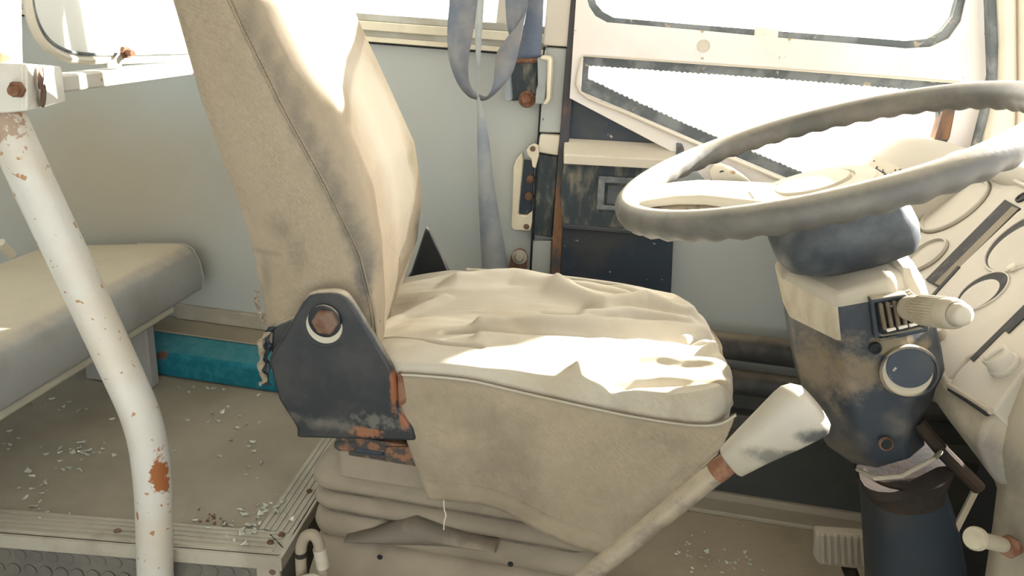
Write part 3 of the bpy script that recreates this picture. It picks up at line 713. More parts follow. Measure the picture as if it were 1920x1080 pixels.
# seat cushion ----------------------------------------------------------
def poly_world(px, z=0.615): return [P(x, y, Z=z) for x, y in px]
folds = [  # polyline, height, width
    (poly_world([(1040, 560), (1130, 590), (1210, 578), (1292, 596)]), 0.014, 0.016),
    (poly_world([(980, 520), (1080, 540), (1180, 560), (1280, 590)]), -0.008, 0.010),
    (poly_world([(860, 530), (960, 535), (1060, 555)]), 0.010, 0.022),
    (poly_world([(1095, 610), (1180, 602), (1290, 612)]), 0.010, 0.014),
    (poly_world([(1020, 600), (1080, 601), (1100, 592)]), -0.006, 0.007),
    (poly_world([(900, 618), (1000, 618), (1120, 622), (1320, 626)]), 0.010, 0.012),
    (poly_world([(840, 628), (950, 634), (1100, 641), (1240, 644), (1330, 640)]), -0.011, 0.008),
    (poly_world([(900, 655), (1040, 662), (1200, 655), (1330, 660)]), 0.006, 0.012),
    (poly_world([(1020, 690), (1130, 680), (1250, 690), (1350, 690)]), -0.009, 0.009),
    (poly_world([(1080, 715), (1180, 698), (1280, 704), (1362, 712)]), 0.010, 0.011),
    (poly_world([(1060, 735), (1190, 728), (1300, 735), (1370, 738)]), -0.007, 0.007),
    (poly_world([(1150, 752), (1260, 752), (1370, 755)]), 0.007, 0.008),
    (poly_world([(700, 632), (770, 642), (850, 662), (900, 672)]), -0.006, 0.003),
    (poly_world([(900, 515), (1000, 520), (1100, 530), (1200, 556), (1285, 590)]), -0.006, 0.005),
    (poly_world([(705, 600), (760, 580), (830, 560)]), 0.005, 0.012),
    (poly_world([(1290, 640), (1330, 650), (1362, 690)]), 0.008, 0.012),
]
def seg_dist(p, a, b):
    ab = (b - a); ab.z = 0; ap = p - a; ap.z = 0
    t = max(0, min(1, ap.dot(ab)/max(ab.length_squared, 1e-9)))
    return (ap - ab*t).length
def fold_h(x, y):
    p = Vector((x, y, 0)); h = 0
    for pl, hh, ww in folds:
        d = min(seg_dist(p, pl[i], pl[i+1]) for i in range(len(pl)-1))
        if d < ww*3: h += hh*math.exp(-(d/ww)**2)
    return h
YN, YF = 0.947, 1.372
def cush(u, v):
    # u rear -> front, v near -> far
    y = lerp(YN, YF, v)
    xf = interp([0, 0.03, 0.08, 0.2, 0.4, 0.6, 0.8, 0.9, 0.96, 1.0], [0.135, 0.152, 0.163, 0.170, 0.170, 0.166, 0.152, 0.135, 0.105, 0.06], v)
    x = lerp(-0.425, xf, u)
    de = min((xf-x), (YF-y)); dnr = y - YN
    Rr = 0.034
    drop = 0 if de >= Rr else Rr - math.sqrt(max(0, Rr*Rr - (Rr-max(de, 0))**2))
    if dnr < 0.035: drop = max(drop, (0.014 + 0.012*max(0, min(1, x/0.12)))*(1-dnr/0.035)**2)
    zt = 0.612 + 0.012*math.sin(PI*min(1, max(0, (x+0.45)/0.62))) + interp([-0.43, -0.32, -0.2, -0.02, 0.17], [-0.030, -0.008, 0.0, 0.0, -0.004], x)
    zt += interp([0.94, 1.0, 1.1, 1.3, 1.38], [0.012, 0.010, -0.002, 0.004, 0.004], y)
    if x > 0.0: zt += 0.022*((x)/0.17)**1.5*max(0, 1-(y-0.95)/0.20)
    w = 1 - 0.3*min(1, drop/Rr)
    z = zt - drop*0.95 + w*(1.9*fold_h(x, y) + 0.004*nz3(x*5, y*26, 0.3) + 0.0022*nz3(x*22, y*70, 1.3) + 0.004*nz3(x*9, y*9, 4))
    return Vector((x, y, z))
NU, NV = 150, 130
V_, F_ = grid(NU, NV, cush)
# side walls of the pad down to the pan
bord = [i*(NV+1) for i in range(NU+1)] + [NU*(NV+1)+j for j in range(1, NV+1)] + [i*(NV+1)+NV for i in range(NU-1, -1, -1)] + [j for j in range(NV-1, 0, -1)]
cx, cyy = -0.12, 1.16
o0 = len(V_)
for k, i in enumerate(bord):
    p = V_[i]; V_.append(Vector((cx + (p.x-cx)*1.0, cyy + (p.y-cyy)*1.0, 0.565)))
o1 = len(V_)
for k, i in enumerate(bord):
    p = V_[i]; V_.append(Vector((cx + (p.x-cx)*0.96, cyy + (p.y-cyy)*0.95, 0.515)))
m_ = len(bord)
for k in range(m_):
    q = (k+1) % m_
    F_.append((bord[k], bord[q], o0+q, o0+k)); F_.append((o0+k, o0+q, o1+q, o1+k))
F_.append(tuple(o1+k for k in range(m_)))
cushion = obj('seat_cushion', (V_, F_), m_cush, seat, angle=70)
top_px = [(750, 702), (790, 704), (880, 713), (960, 731), (1030, 747), (1120, 767), (1200, 783), (1290, 796), (1345, 795), (1379, 778)]
bot_px = [(803, 935), (850, 940), (905, 946), (955, 963), (1005, 990), (1050, 1014), (1100, 1031), (1148, 1033), (1240, 953), (1345, 852)]
TP = smooth_path([P(x, y, Y=0.944) for x, y in top_px], 6); BP = smooth_path([P(x, y, Y=0.938) for x, y in bot_px], 6)
obj('piping', tube([p + Vector((0, -0.002, 0.001)) for p in TP], 0.0022, 8), m_cush, cushion)
obj('stitch_line', tube([p + Vector((0, -0.003, 0.0040)) for p in TP], 0.0009, 6), m_dashslot, cushion)
obj('piping', tube(smooth_path([Vector((x, 1.362 - max(0, x-0.06)*0.6, cush(0.5, 0.95).z + dz)) for x, dz in ((-0.30, 0.0), (-0.2, 0.006), (-0.1, 0.008), (0.0, 0.006), (0.07, 0.0), (0.11, -0.006))], 5), 0.004, 8), m_cush, cushion)
ns = len(TP) - 1; nt_ = 26
def skirt_pt(i, j):
    t = j/nt_; a, b_ = TP[i], BP[i]
    p = a.lerp(b_, t); s = i/ns
    # inner-left edge sags in a curve
    p += Vector((0.010*math.sin(PI*t)*max(0, 1-s*6), 0, 0)) * -1
    p.y += -0.006*math.sin(PI*min(1, t*1.2)) + 0.006*nz3(s*5, t*2.2, 2) * t + 0.0025*nz3(s*14, t*5, 8)
    if t > 0.86 and s < 0.72: p.y -= 0.0018
    return p
V_ = [skirt_pt(i, j) for i in range(ns+1) for j in range(nt_+1)]
F_ = [(i*(nt_+1)+j, (i+1)*(nt_+1)+j, (i+1)*(nt_+1)+j+1, i*(nt_+1)+j+1) for i in range(ns) for j in range(nt_)]
# the cover goes on round the front of the pad
nb = len(V_)
fr = [(0.0, 0.0), (0.010, 0.03), (0.014, 0.10), (0.012, 0.22), (0.0, 0.34), (-0.04, 0.42)]
skirt = obj('skirt', (V_, F_), m_skirt, seat, solid=0.0025, angle=70)
def front_skirt(u, v):
    y = lerp(0.955, 1.34, u); x = interp([0.95, 1.0, 1.2, 1.3, 1.36], [0.150, 0.168, 0.168, 0.150, 0.115], y) - 0.10*v
    return Vector((x + 0.004*nz3(y*20, v*3, 0), y, lerp(0.592, lerp(0.40, 0.47, u), v)))
obj('skirt', grid(24, 10, front_skirt), m_skirt, seat, solid=0.0025)
hemline = [skirt_pt(i, int(nt_*0.86)) + Vector((0, -0.002, 0)) for i in range(0, int(ns*0.74))]
obj('hem_stitch', tube(hemline, 0.0011, 6), m_skirt, skirt)
obj('loose_thread', tube(smooth_path([P(x, y, Y=0.930) for x, y in ((832, 938), (833, 955), (836, 966), (833, 978), (832, 993))], 4), 0.0010, 5), m_cream, skirt)

# side bracket ----------------------------------------------------------
bpx = [(593, 547), (625, 546), (644, 552), (660, 570), (693, 623), (720, 668), (735, 697), (741, 725), (744, 765), (773, 805), (780, 828), (555, 822), (556, 804), (522, 750), (510, 707), (503, 672), (540, 612), (566, 566), (578, 552)]
bpts = smooth_path([P(x, y, Y=0.928) for x, y in bpx[:9]], 3) + [P(x, y, Y=0.928) for x, y in bpx[9:]]
brk = obj('side_bracket', prism(bpts, (0, 0.016, 0)), m_blackmetal, seat, bevel=0.005, seg=3, smooth=True, angle=50)
bc = P(612, 603, Y=0.928)
# pressed well with a dusty lip and the hinge bolt
def dish():
    return lathe(P(606, 612, Y=0.929), (0, -1, 0), [(0.036, -0.001), (0.034, 0.0008), (0.030, 0.0012), (0.026, 0.0002), (0.0235, -0.0005)], 36, cap=False)
obj('pressed_ring', dish(), m_blackmetal, brk, angle=80)
obj('dusty_washer', lathe(P(608, 611, Y=0.9275), (0, -1, 0), [(0.0265, 0), (0.0255, 0.0022), (0.012, 0.003)], 36), m_lip, brk, label='dust-covered washer ring')
obj('washer', lathe(P(610, 601, Y=0.9265), (0, -1, 0), [(0.0235, 0), (0.0235, 0.0040), (0.021, 0.005), (0.01, 0.005)], 30), m_blackmetal, brk)
obj('hinge_bolt', hexbolt(P(612, 602, Y=0.9215), (0.05, -1, 0.05), 0.0185, 0.011), m_rustlite, brk, bevel=0.0015, label='dusty rust-brown hexagon bolt head')
# dark inner frame behind the bracket, seen through the open corner of the cover
obj('inner_frame', plate([(508, 612), (560, 590), (640, 620), (730, 720), (770, 800), (560, 800), (525, 740), (505, 690)], 0.952, 0.02), m_blackmetal, seat, bevel=0.006)
obj('recliner_bar', tube([(-0.40, 0.95, 0.50), (-0.40, 1.39, 0.50)], 0.014, 14), m_blackmetal, seat)
obj('inner_frame', plate([(744, 702), (751, 704), (775, 800), (782, 826), (770, 826), (745, 760)], 0.936, 0.02), m_rust, seat, bevel=0.002, label='rusty edge of the frame beside the bracket')
# far bracket and far seat pan edge
obj('side_bracket', plate([(798, 425), (806, 434), (847, 522), (850, 560), (740, 560), (770, 510)], 1.392, 0.012), m_blackmetal, seat, bevel=0.004)
obj('bracket_edge', tube([P(806, 434, Y=1.388), P(828, 480, Y=1.388), P(846, 523, Y=1.388)], 0.0022, 8), m_belt, seat)
obj('pan_edge', tube([P(760, 541, Y=1.384), P(860, 521, Y=1.384)], 0.005, 8), m_blackmetal, seat)
# torn strips of cover and foam at the lower rear corner
def rag(pts, w, seed, mat_):
    pth_ = smooth_path(pts, 5); V2 = []; F2 = []
    for i, p in enumerate(pth_):
        s = math.sin(i*1.3+seed)
        V2 += [p + Vector((-w*(0.7+0.4*s), 0.003*s, 0)), p + Vector((0, -0.004*math.cos(i*1.9+seed), 0.001*s)), p + Vector((w*(0.6+0.4*math.cos(i*0.9)), 0.004*s, 0.002))]
    for i in range(len(pth_)-1):
        for j in range(2): F2.append((i*3+j, i*3+j+1, i*3+j+4, i*3+j+3))
    return V2, F2
obj('torn_cloth', rag([P(x, y, Y=0.950) for x, y in ((482, 545), (480, 562), (485, 578), (490, 592), (492, 605))], 0.004, 1, m_back), m_skirt, seat, solid=0.0015)
obj('torn_cloth', rag([P(x, y, Y=0.945) for x, y in ((500, 625), (488, 645), (492, 668), (488, 690), (496, 712), (490, 722))], 0.006, 2.5, m_back), m_skirt, seat, solid=0.0015)
obj('torn_cloth', rag([P(x, y, Y=0.955) for x, y in ((508, 612), (502, 640), (500, 670), (498, 700), (502, 722))], 0.008, 4.5, m_back), m_navy, seat, solid=0.002, label='torn dark underlining')
# slide rail under the bracket
obj('slide_rail', join(box(-0.395, -0.24, 0.945, 0.975, 0.462, 0.480), box(-0.38, -0.24, 0.955, 1.36, 0.440, 0.462)), m_slide, seat, bevel=0.002)
obj('slide_rail', plate([(720, 840), (800, 838), (805, 880), (718, 866)], 0.940, 0.02), m_slide, seat, bevel=0.003)
obj('slide_rail', plate([(626, 828), (668, 830), (664, 848), (634, 848), (624, 840)], 0.942, 0.02), m_slide, seat, bevel=0.004)
obj('slide_rail', plate([(660, 832), (722, 836), (720, 856), (664, 850)], 0.948, 0.02), m_navy, seat, bevel=0.003)
# bellows -----------------------------------------------------------------
def bell(z, off, sag=0.0):
    r = rrect(-0.470-off+0.0, 0.020+off, 0.985-off, 1.35+off, 0.035, z, 7)
    out = []
    for p in r:
        s = math.sin(PI*min(1, max(0, (p.x+0.46)/0.48)))
        out.append(p + Vector((0, 0, -sag*s + 0.002*nz3(p.x*9, p.y*9, z*20))))
    return out
def densify(ring, k=3):
    out = []
    for i, p in enumerate(ring):
        q = ring[(i+1) % len(ring)]
        d = (q-p).length; n = max(1, int(d/0.03))
        for j in range(n): out.append(p.lerp(q, j/n))
    return out
def dring(z, off, sag=0):
    r = rrect(-0.462-off, 0.010+off, 0.985-off, 1.35+off, 0.035, z, 7)
    r = densify(r)
    return [p + Vector((0, 0, -sag*math.sin(PI*min(1, max(0, (p.x+0.46)/0.48))) + 0.0015*nz3(p.x*9, p.y*9, z*30))) for p in r]
prof = [(0.452, -0.060), (0.445, -0.058), (0.432, -0.045), (0.410, -0.028), (0.385, -0.010), (0.368, -0.001), (0.356, 0.001), (0.348, -0.004), (0.3435, -0.016),
        (0.3405, -0.022), (0.3375, -0.012), (0.330, -0.003), (0.320, 0.000), (0.311, -0.003), (0.3055, -0.014), (0.3025, -0.022),
        (0.299, -0.012), (0.290, -0.003), (0.275, 0.000), (0.262, -0.003), (0.254, -0.010), (0.249, -0.020), (0.246, -0.026)]
lens0 = len(dring(0.3, 0))
rngs = []
for z, off in prof:
    r = dring(z, 0)
    cxx, cyy2 = -0.226, 1.1675
    rr = []
    for p in r:
        q = Vector((p.x, p.y, p.z)); q.x = cxx + (p.x-cxx)*(1+off/0.236); q.y = cyy2 + (p.y-cyy2)*(1+off/0.1825)
        # lower folds sag towards the middle of the near side
        if z < 0.31: q.z -= 0.0
        rr.append(q)
    rngs.append(rr)
V_, F_ = loft(rngs, True)
nr = len(rngs[0]); mi = []
for i in range(len(rngs)-1):
    crease = 1 if abs(prof[i][1] + prof[i+1][1]) > 0.030 and i > 6 else 0
    mi += [crease]*nr
mi += [0, 0]
obj('bellows', (V_, F_, mi), [m_bellows, m_bellshade], seat, angle=80)
obj('top_box', loft([rrect(-0.405, 0.0, 0.972, 1.33, 0.012, z, 4) for z in (0.385, 0.440)]), m_bellows, seat, bevel=0.006, seg=3)
base = obj('suspension_base', loft([rrect(-0.455-e_, 0.015+e_, 0.975-e_, 1.345+e_, 0.03, z, 7) for z, e_ in ((0.0, 0.012), (0.18, 0.010), (0.205, 0.004), (0.25, -0.004), (0.258, -0.016))]), m_bellows, seat, angle=50)
for q in ((712, 1045), (957, 1058)):
    obj('hole', lathe(P(*q, Y=0.9655), (0, -1, 0), [(0.0045, -0.001), (0.0045, 0.0004), (0.001, 0.0004)], 16), m_black, base)
obj('fold_shade', silh([((650, 1003), (655, 1003)), ((700, 992), (700, 1012)), ((780, 968), (790, 1018)), ((870, 1000), (870, 1020)), ((930, 1018), (935, 1024))], 0.982, 0.02, 12), m_bellshade, seat)  # dark lens shape stands for a smear of shading across the bellows

# ================================================================== STEERING WHEEL (fitted: centre, tilt, radius)
WC = Vector((0.2092, 0.9901, 0.9473)); TH = 0.3762; WR = 0.2357
wn_ = Vector((-math.sin(TH), 0, math.cos(TH))); wu = Vector((math.cos(TH), 0, math.sin(TH))); wv = Vector((0, 1, 0))
def WP(a, b, h=0.0): return WC + wu*a + wv*b + wn_*h
wheel = thing('steering_wheel', WC - wn_*0.05, 'large dusty grey steering wheel with finger grips and two wide spokes', 'steering wheel')
nR, nT = 220, 16
rings = []
for i in range(nR):
    a = 2*PI*i/nR; c = WP(WR*math.cos(a), WR*math.sin(a)); rd = wu*math.cos(a) + wv*math.sin(a)
    ring = []
    for k in range(nT):
        t = 2*PI*k/nT
        r = 0.0152
        low = max(0, -math.sin(t))
        r += low*0.0030*(0.5+0.5*math.cos(a*46))*(1 if (i % nR) else 1)
        ring.append(c + rd*math.cos(t)*r + wn_*math.sin(t)*r*1.08)
    rings.append(ring)
rings.append(rings[0])
obj('rim', loft(rings, cap=False), m_rim, wheel, angle=80)
hubo = Vector(WP(0, 0, -0.045))
def spoke(sign):
    # a along the spoke, b sideways centre, half width, height of the top face, thickness
    st_ = [(0.232, 0.055, 0.044, -0.001, 0.012), (0.205, 0.055, 0.046, -0.002, 0.014), (0.175, 0.052, 0.048, -0.004, 0.016), (0.14, 0.042, 0.052, -0.009, 0.018), (0.10, 0.020, 0.058, -0.018, 0.020), (0.05, 0.006, 0.066, -0.033, 0.020), (0.0, 0.0, 0.068, -0.045, 0.02)]
    rr = []
    for a, bc, hw, h, th in st_:
        ring = []
        for k in range(24):
            t = 2*PI*k/24; cs, sn = math.cos(t), math.sin(t)
            if sign > 0: bb = -0.70*a + 0.42*hw*math.copysign(abs(cs)**0.6, cs)
            else: bb = bc + hw*math.copysign(abs(cs)**0.6, cs)
            ring.append(WP(sign*a*(0.71 if sign > 0 else 1), bb, h - (0.012 if 0.04 < a < 0.2 and sign > 0 else 0) - th*0.5 + th*0.5*math.copysign(abs(sn)**0.5, sn)))
        rr.append(ring)
    return loft(rr)
for sgn in (-1, 1):
    sp_ = obj('spoke', spoke(sgn), m_hub, wheel, angle=60)
    rr = []
    for a, bc, hw, h, th in [(0.215, 0.045, 0.030, -0.016, 0.010), (0.18, 0.045, 0.038, -0.022, 0.016), (0.14, 0.036, 0.044, -0.030, 0.020), (0.10, 0.016, 0.05, -0.042, 0.024), (0.04, 0.004, 0.06, -0.060, 0.026)]:
        rr.append([WP(sgn*a*(0.71 if sgn > 0 else 1), (bc + hw*math.cos(2*PI*k/20)) if sgn < 0 else (-0.70*a + 0.4*hw*math.cos(2*PI*k/20)), h - 0.003*nz3(a*60, k, 0) + th*0.5*math.sin(2*PI*k/20)) for k in range(20)])
    obj('spoke_underside', loft(rr), m_spokeunder, sp_, angle=60)
    if sgn < 0: obj('spoke_band', tube([WP(sgn*0.085, -0.005, -0.0225), WP(sgn*0.083, -0.03, -0.0240), WP(sgn*0.082, -0.046, -0.030), WP(sgn*0.082, -0.050, -0.040)], 0.0015, 6), m_hub, sp_)
obj('hub', lathe(WP(-0.01, 0.005, -0.074), wn_, [(0.05, 0), (0.074, 0.006), (0.080, 0.018), (0.080, 0.030), (0.073, 0.038), (0.050, 0.041), (0.0485, 0.0385), (0.046, 0.0385), (0.044, 0.043), (0.02, 0.045), (0.002, 0.0452)], 48), m_hub, wheel, angle=30)

# ================================================================== STEERING COLUMN
colm = thing('steering_column', (0.40, 0.99, 0.0), 'dark scuffed steering column shroud with dusty top beneath the wheel', 'steering column')
obj('collar', silh([((1475, 385), (1672, 348)), ((1447, 415), (1690, 372)), ((1437, 436), (1700, 392)), ((1450, 472), (1704, 420)), ((1464, 486), (1700, 440)), ((1500, 493), (1660, 462)), ((1528, 500), (1618, 484)), ((1548, 502), (1590, 494))],
     [0.985]*8, [0.085, 0.088, 0.090, 0.086, 0.080, 0.065, 0.045, 0.02], 28, 4.5), m_collar, colm, angle=50)
obj('collar_flange', prism([P(1676, 392, Y=0.93), P(1690, 386, Y=0.93), P(1708, 433, Y=0.93), P(1694, 441, Y=0.93)], (0.004, 0.10, 0)), m_collar, colm, bevel=0.002)
def colring(L, B, Cc, Rr_, dy=0.0, yl=0.965, yb=0.905, yc=0.897, yr=0.935):
    l, b_, c, r = P(*L, Y=yl+dy), P(*B, Y=yb+dy), P(*Cc, Y=yc+dy), P(*Rr_, Y=yr+dy)
    m = lambda p: Vector((p.x, 2*0.995 - p.y, p.z))
    return [l, b_, c, r, m(r), m(c), m(b_), m(l)]
crs = [colring((1535, 492), (1580, 505), (1645, 480), (1672, 470), 0.0, 0.975, 0.945, 0.945, 0.965),
       colring((1478, 507), (1571, 553), (1670, 520), (1712, 500)),
       colring((1463, 520), (1567, 577), (1682, 556), (1736, 552)),
       colring((1480, 594), (1573, 640), (1690, 612), (1756, 607)),
       colring((1488, 650), (1583, 690), (1700, 660), (1768, 655)),
       colring((1507, 740), (1598, 762), (1712, 725), (1774, 695)),
       colring((1527, 795), (1610, 822), (1706, 800), (1752, 745)),
       colring((1552, 838), (1622, 852), (1705, 835), (1722, 795)),
       colring((1602, 872), (1640, 880), (1708, 860), (1738, 838), 0.01)]
V_, F_ = loft(crs)
mi = []
for i in range(len(crs)-1):
    for j in range(8):
        mi.append(1 if i < 2 else (2 if (i == 2 and j in (0, 7)) else 0))
mi += [1, 0]
shroud = obj('shroud', (V_, F_, mi), [m_column, m_coltop, m_colband], colm, bevel=0.006, seg=3, angle=50)
# rear/wall-side bulge of the cover that carries the dust at its right shoulder
obj('shoulder', silh([((1655, 462), (1668, 462)), ((1650, 475), (1704, 482)), ((1640, 510), (1724, 515)), ((1630, 545), (1737, 555)), ((1640, 575), (1740, 580))], 0.965, [0.03, 0.05, 0.055, 0.055, 0.04], 18, 2.4), m_coltop, colm)
YS = 0.893
swi = obj('switch_recess', ring_plate([(1632, 562), (1700, 552), (1742, 600), (1742, 622), (1650, 642), (1640, 634)], [(1641, 570), (1698, 560), (1733, 602), (1732, 615), (1655, 631), (1649, 625)], YS-0.006, 0.016), m_column, colm, bevel=0.002, smooth=False)
obj('switch_well', plate([(1641, 570), (1698, 560), (1733, 602), (1732, 615), (1655, 631), (1649, 625)], YS+0.0, 0.006), m_black, swi)
for k in range(5):
    x = 1648 + k*13
    obj('rib', plate([(x, 571-k*2), (x+8, 569-k*2), (x+17, 620-k*2), (x+9, 622-k*2)], YS-0.010, 0.012), m_dashslot, swi, bevel=0.002)
for k in range(4):
    obj('top_rib', prism([P(1665-k*3, 574-k*5, Y=YS-0.004+k*0.004), P(1718-k*4, 556-k*4, Y=YS-0.004+k*0.004), P(1722-k*4, 559-k*4, Y=YS-0.004+k*0.004), P(1668-k*3, 577-k*5, Y=YS-0.004+k*0.004)], (0, 0.004, 0.0)), m_coltop, swi)
for x in (1662, 1684, 1704):
    obj('switch_contact', plate([(x, 618-(x-1662)*0.22), (x+17, 614-(x-1662)*0.22), (x+20, 619-(x-1662)*0.22), (x+2, 624-(x-1662)*0.22)], YS-0.011, 0.004), m_clamp, swi, bevel=0.001)
# stalk
stalk = thing('indicator_stalk', P(1705, 578, Y=0.88), 'dusty column stalk with ribbed twist grip and round end button', 'stalk')
sa, sb_ = P(1698, 577, Y=0.882), P(1803, 590, Y=0.79)
ax = (sb_ - sa); Ls = ax.length; ax.normalize()
obj('body', lathe(sa, ax, [(0.010, 0), (0.0135, Ls*0.05), (0.0150, Ls*0.18), (0.0155, Ls*0.30), (0.0165, Ls*0.34)], 30), m_knob2, stalk, angle=60)
u_, v_ = frame_for(ax)
rg = []
for h in [0.33 + 0.42*k/6 for k in range(7)]:
    r = 0.0165
    rg.append([sa + ax*Ls*h + (u_*math.cos(2*PI*k/96) + v_*math.sin(2*PI*k/96))*(r + (0.0006 if k % 3 else -0.0004)) for k in range(96)])
obj('ribbed_grip', loft(rg), m_knob2, stalk, angle=20)
obj('grip_end', lathe(sa, ax, [(0.0165, Ls*0.74), (0.0165, Ls*0.84), (0.0155, Ls*0.90), (0.0130, Ls*0.93), (0.0125, Ls*0.92)], 30), m_knob2, stalk, angle=60)
obj('end_button', lathe(sa, ax, [(0.0120, Ls*0.90), (0.0122, Ls*0.99), (0.0110, Ls*1.03), (0.007, Ls*1.045), (0.001, Ls*1.05)], 30), m_knob, stalk, angle=60)
# lock hole with its dusty lower lip
lc = P(1704, 697, Y=YS-0.002)
obj('lock_hole', lathe(lc, (-0.1, -1, 0.1), [(0.0325, -0.004), (0.0320, 0.003), (0.0295, 0.0035), (0.0285, 0.0)], 36, cap=False), m_column, shroud)
obj('lock_lip', lathe(P(1699, 700, Y=YS-0.001), (-0.1, -1, 0.1), [(0.029, -0.001), (0.028, 0.0012), (0.001, 0.0012)], 36), m_coltop, shroud, label='beige dust crescent in the lock hole')
obj('lock_well', lathe(P(1706, 689, Y=YS-0.0028), (-0.1, -1, 0.1), [(0.0255, -0.001), (0.0252, 0.0006), (0.001, 0.0006)], 36), m_navy, shroud)
obj('screw_hole', lathe(P(1641, 653, Y=0.896), (0, -1, 0), [(0.0075, -0.002), (0.007, 0.003), (0.005, 0.003), (0.005, 0.0005), (0.001, 0.0005)], 14), m_black, shroud)
obj('screw_hole', lathe(P(1661, 832, Y=0.893), (0, -1, 0), [(0.0085, -0.002), (0.008, 0.003), (0.0065, 0.003), (0.006, 0.0005), (0.001, 0.0005)], 18), m_rustlite, shroud)
obj('screw_well', lathe(P(1662, 831, Y=0.8915), (0, -1, 0), [(0.0062, -0.002), (0.0062, 0.002), (0.001, 0.002)], 18), m_black, shroud)
# boot and lower column
obj('boot', silh([((1600, 866), (1752, 842)), ((1603, 878), (1778, 848)), ((1608, 895), (1772, 872)), ((1614, 905), (1762, 895)), ((1618, 915), (1764, 905))], 0.97, [0.06, 0.075, 0.07, 0.068, 0.066], 22, 2.5), m_boot, colm)
obj('boot_strap', silh([((1613, 899), (1700, 897)), ((1618, 918), (1698, 912))], 0.925, 0.03, 16, 2.5), m_boot, colm)
obj('lower_column', silh([((1614, 905), (1760, 890)), ((1620, 950), (1785, 960)), ((1624, 1020), (1800, 1040)), ((1628, 1090), (1806, 1110)), ((1632, 1300), (1850, 1330))], 0.985, 0.065, 22, 3.2), m_pipe, colm)
obj('boot_clip', tube([P(1608, 880, Y=0.94), P(1640, 897, Y=0.90), P(1690, 893, Y=0.90), P(1752, 860, Y=0.90), P(1768, 842, Y=0.93)], 0.003, 8), m_tan, colm)
obj('linkage_arm', join(tube([P(1720, 790, Y=0.93), P(1770, 850, Y=0.93), P(1835, 915, Y=0.93)], 0.009, 10)), m_boot, colm)
obj('linkage_rod', prism([P(1828, 914, Y=0.94), P(1838, 920, Y=0.94), P(1755, 1085, Y=0.94), P(1740, 1085, Y=0.94)], (0, 0.006, 0)), m_tan, colm, bevel=0.001)

# ================================================================== DASHBOARD
dash = thing('dashboard', (0.6, 1.2, 0.0), 'dust-covered beige dashboard with blank gauges at the right edge', 'dashboard')
AL = math.radians(50)
dn = Vector((-math.sin(AL), 0, math.cos(AL))); du = Vector((math.cos(AL), 0, math.sin(AL)))
D0 = Vector((0.45, 0, 0.75))
def DP(px, py, h=0.0, n=dn, p0=D0): return PN(px, py, p0 + n*h, n)
def dplate(px, h, th, holes=()): return prism([DP(x, y, h) for x, y in px], dn*(-th), [[DP(x, y, h) for x, y in q] for q in holes])
# far cluster board
obj('cluster_board', dplate([(1600, 560), (1662, 440), (1700, 378), (1760, 335), (1835, 298), (1990, 372), (1722, 592), (1690, 640)], 0.0, 0.03), m_dash, dash, bevel=0.003, smooth=False)
def ell(px, py, rx, h=0.0, ry=None):
    c = DP(px, py, h); return c, rx
def gauge(px, py, r, name='gauge_ring', deep=0.004):
    c = DP(px, py, 0.0)
    g = obj(name, lathe(c, dn, [(r, -0.002), (r, 0.004), (r*0.97, 0.006), (r*0.92, 0.0062), (r*0.90, 0.003), (r*0.88, 0.0012)], 48, cap=False), m_dash, dash, angle=50)
    obj('gauge_face', lathe(c, dn, [(r*0.90, 0.0005), (r*0.88, 0.0015), (0.001, 0.0015)], 48), m_dash, g)
    obj('gauge_groove', lathe(c, dn, [(r*1.035, -0.001), (r*1.03, 0.0008), (r*1.0, 0.0008), (r*0.99, -0.001)], 48, cap=False), m_dashslot, g)
def rad(px1, py1, px2, py2): return (DP(px1, py1) - DP(px2, py2)).length/2
gauge(1790, 388, 0.060)
gauge(1738, 480, 0.036)
gauge(1692, 448, 0.036)
obj('board_edge', tube([DP(1838, 306, 0.004), DP(1925, 350, 0.004)], 0.003, 8), m_dash, dash)
obj('warning_light_slot', dplate([(1884, 374), (1913, 390), (1766, 541), (1735, 524)], 0.0035, 0.004), m_dashdark, dash)
obj('slot_strip', dplate([(1897, 387), (1909, 391), (1765, 537), (1752, 531)], 0.0045, 0.002), m_dashslot, dash)
# nearer board with round holes, a finger's width proud
obj('switch_board', dplate([(1722, 582), (1748, 548), (1905, 398), (2010, 322), (2160, 420), (1960, 600), (1812, 672), (1782, 712), (1700, 690)], 0.006, 0.03), m_dash, dash, bevel=0.003, smooth=False)
obj('board_gap', dplate([(1716, 586), (1722, 586), (1800, 500), (1795, 498)], 0.0075, 0.003), m_dashdark, dash)
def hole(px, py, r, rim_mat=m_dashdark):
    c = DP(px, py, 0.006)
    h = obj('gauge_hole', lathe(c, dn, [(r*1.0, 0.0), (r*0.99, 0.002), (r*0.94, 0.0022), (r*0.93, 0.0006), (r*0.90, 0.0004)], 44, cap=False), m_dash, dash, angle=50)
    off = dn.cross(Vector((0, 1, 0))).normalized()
    obj('hole_shade_disc', lathe(c, dn, [(r*0.93, 0.0004), (r*0.92, 0.0010), (0.001, 0.0010)], 44), rim_mat, h, label='dark disc painted as shade inside the hole')  # flat dark disc colours in the shade of the recess
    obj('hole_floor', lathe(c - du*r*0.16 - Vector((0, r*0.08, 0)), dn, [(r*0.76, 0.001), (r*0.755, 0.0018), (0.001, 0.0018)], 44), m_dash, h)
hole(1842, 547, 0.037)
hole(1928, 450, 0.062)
obj('pin', lathe(DP(1899, 503, 0.008), dn, [(0.006, 0), (0.0055, 0.004), (0.001, 0.006)], 16), m_lip, dash)
obj('board_screw', lathe(DP(1917, 370, 0.001), dn, [(0.010, -0.001), (0.010, 0.002), (0.0075, 0.002), (0.007, 0.0), (0.001, 0.0)], 18), m_dashdark, dash)
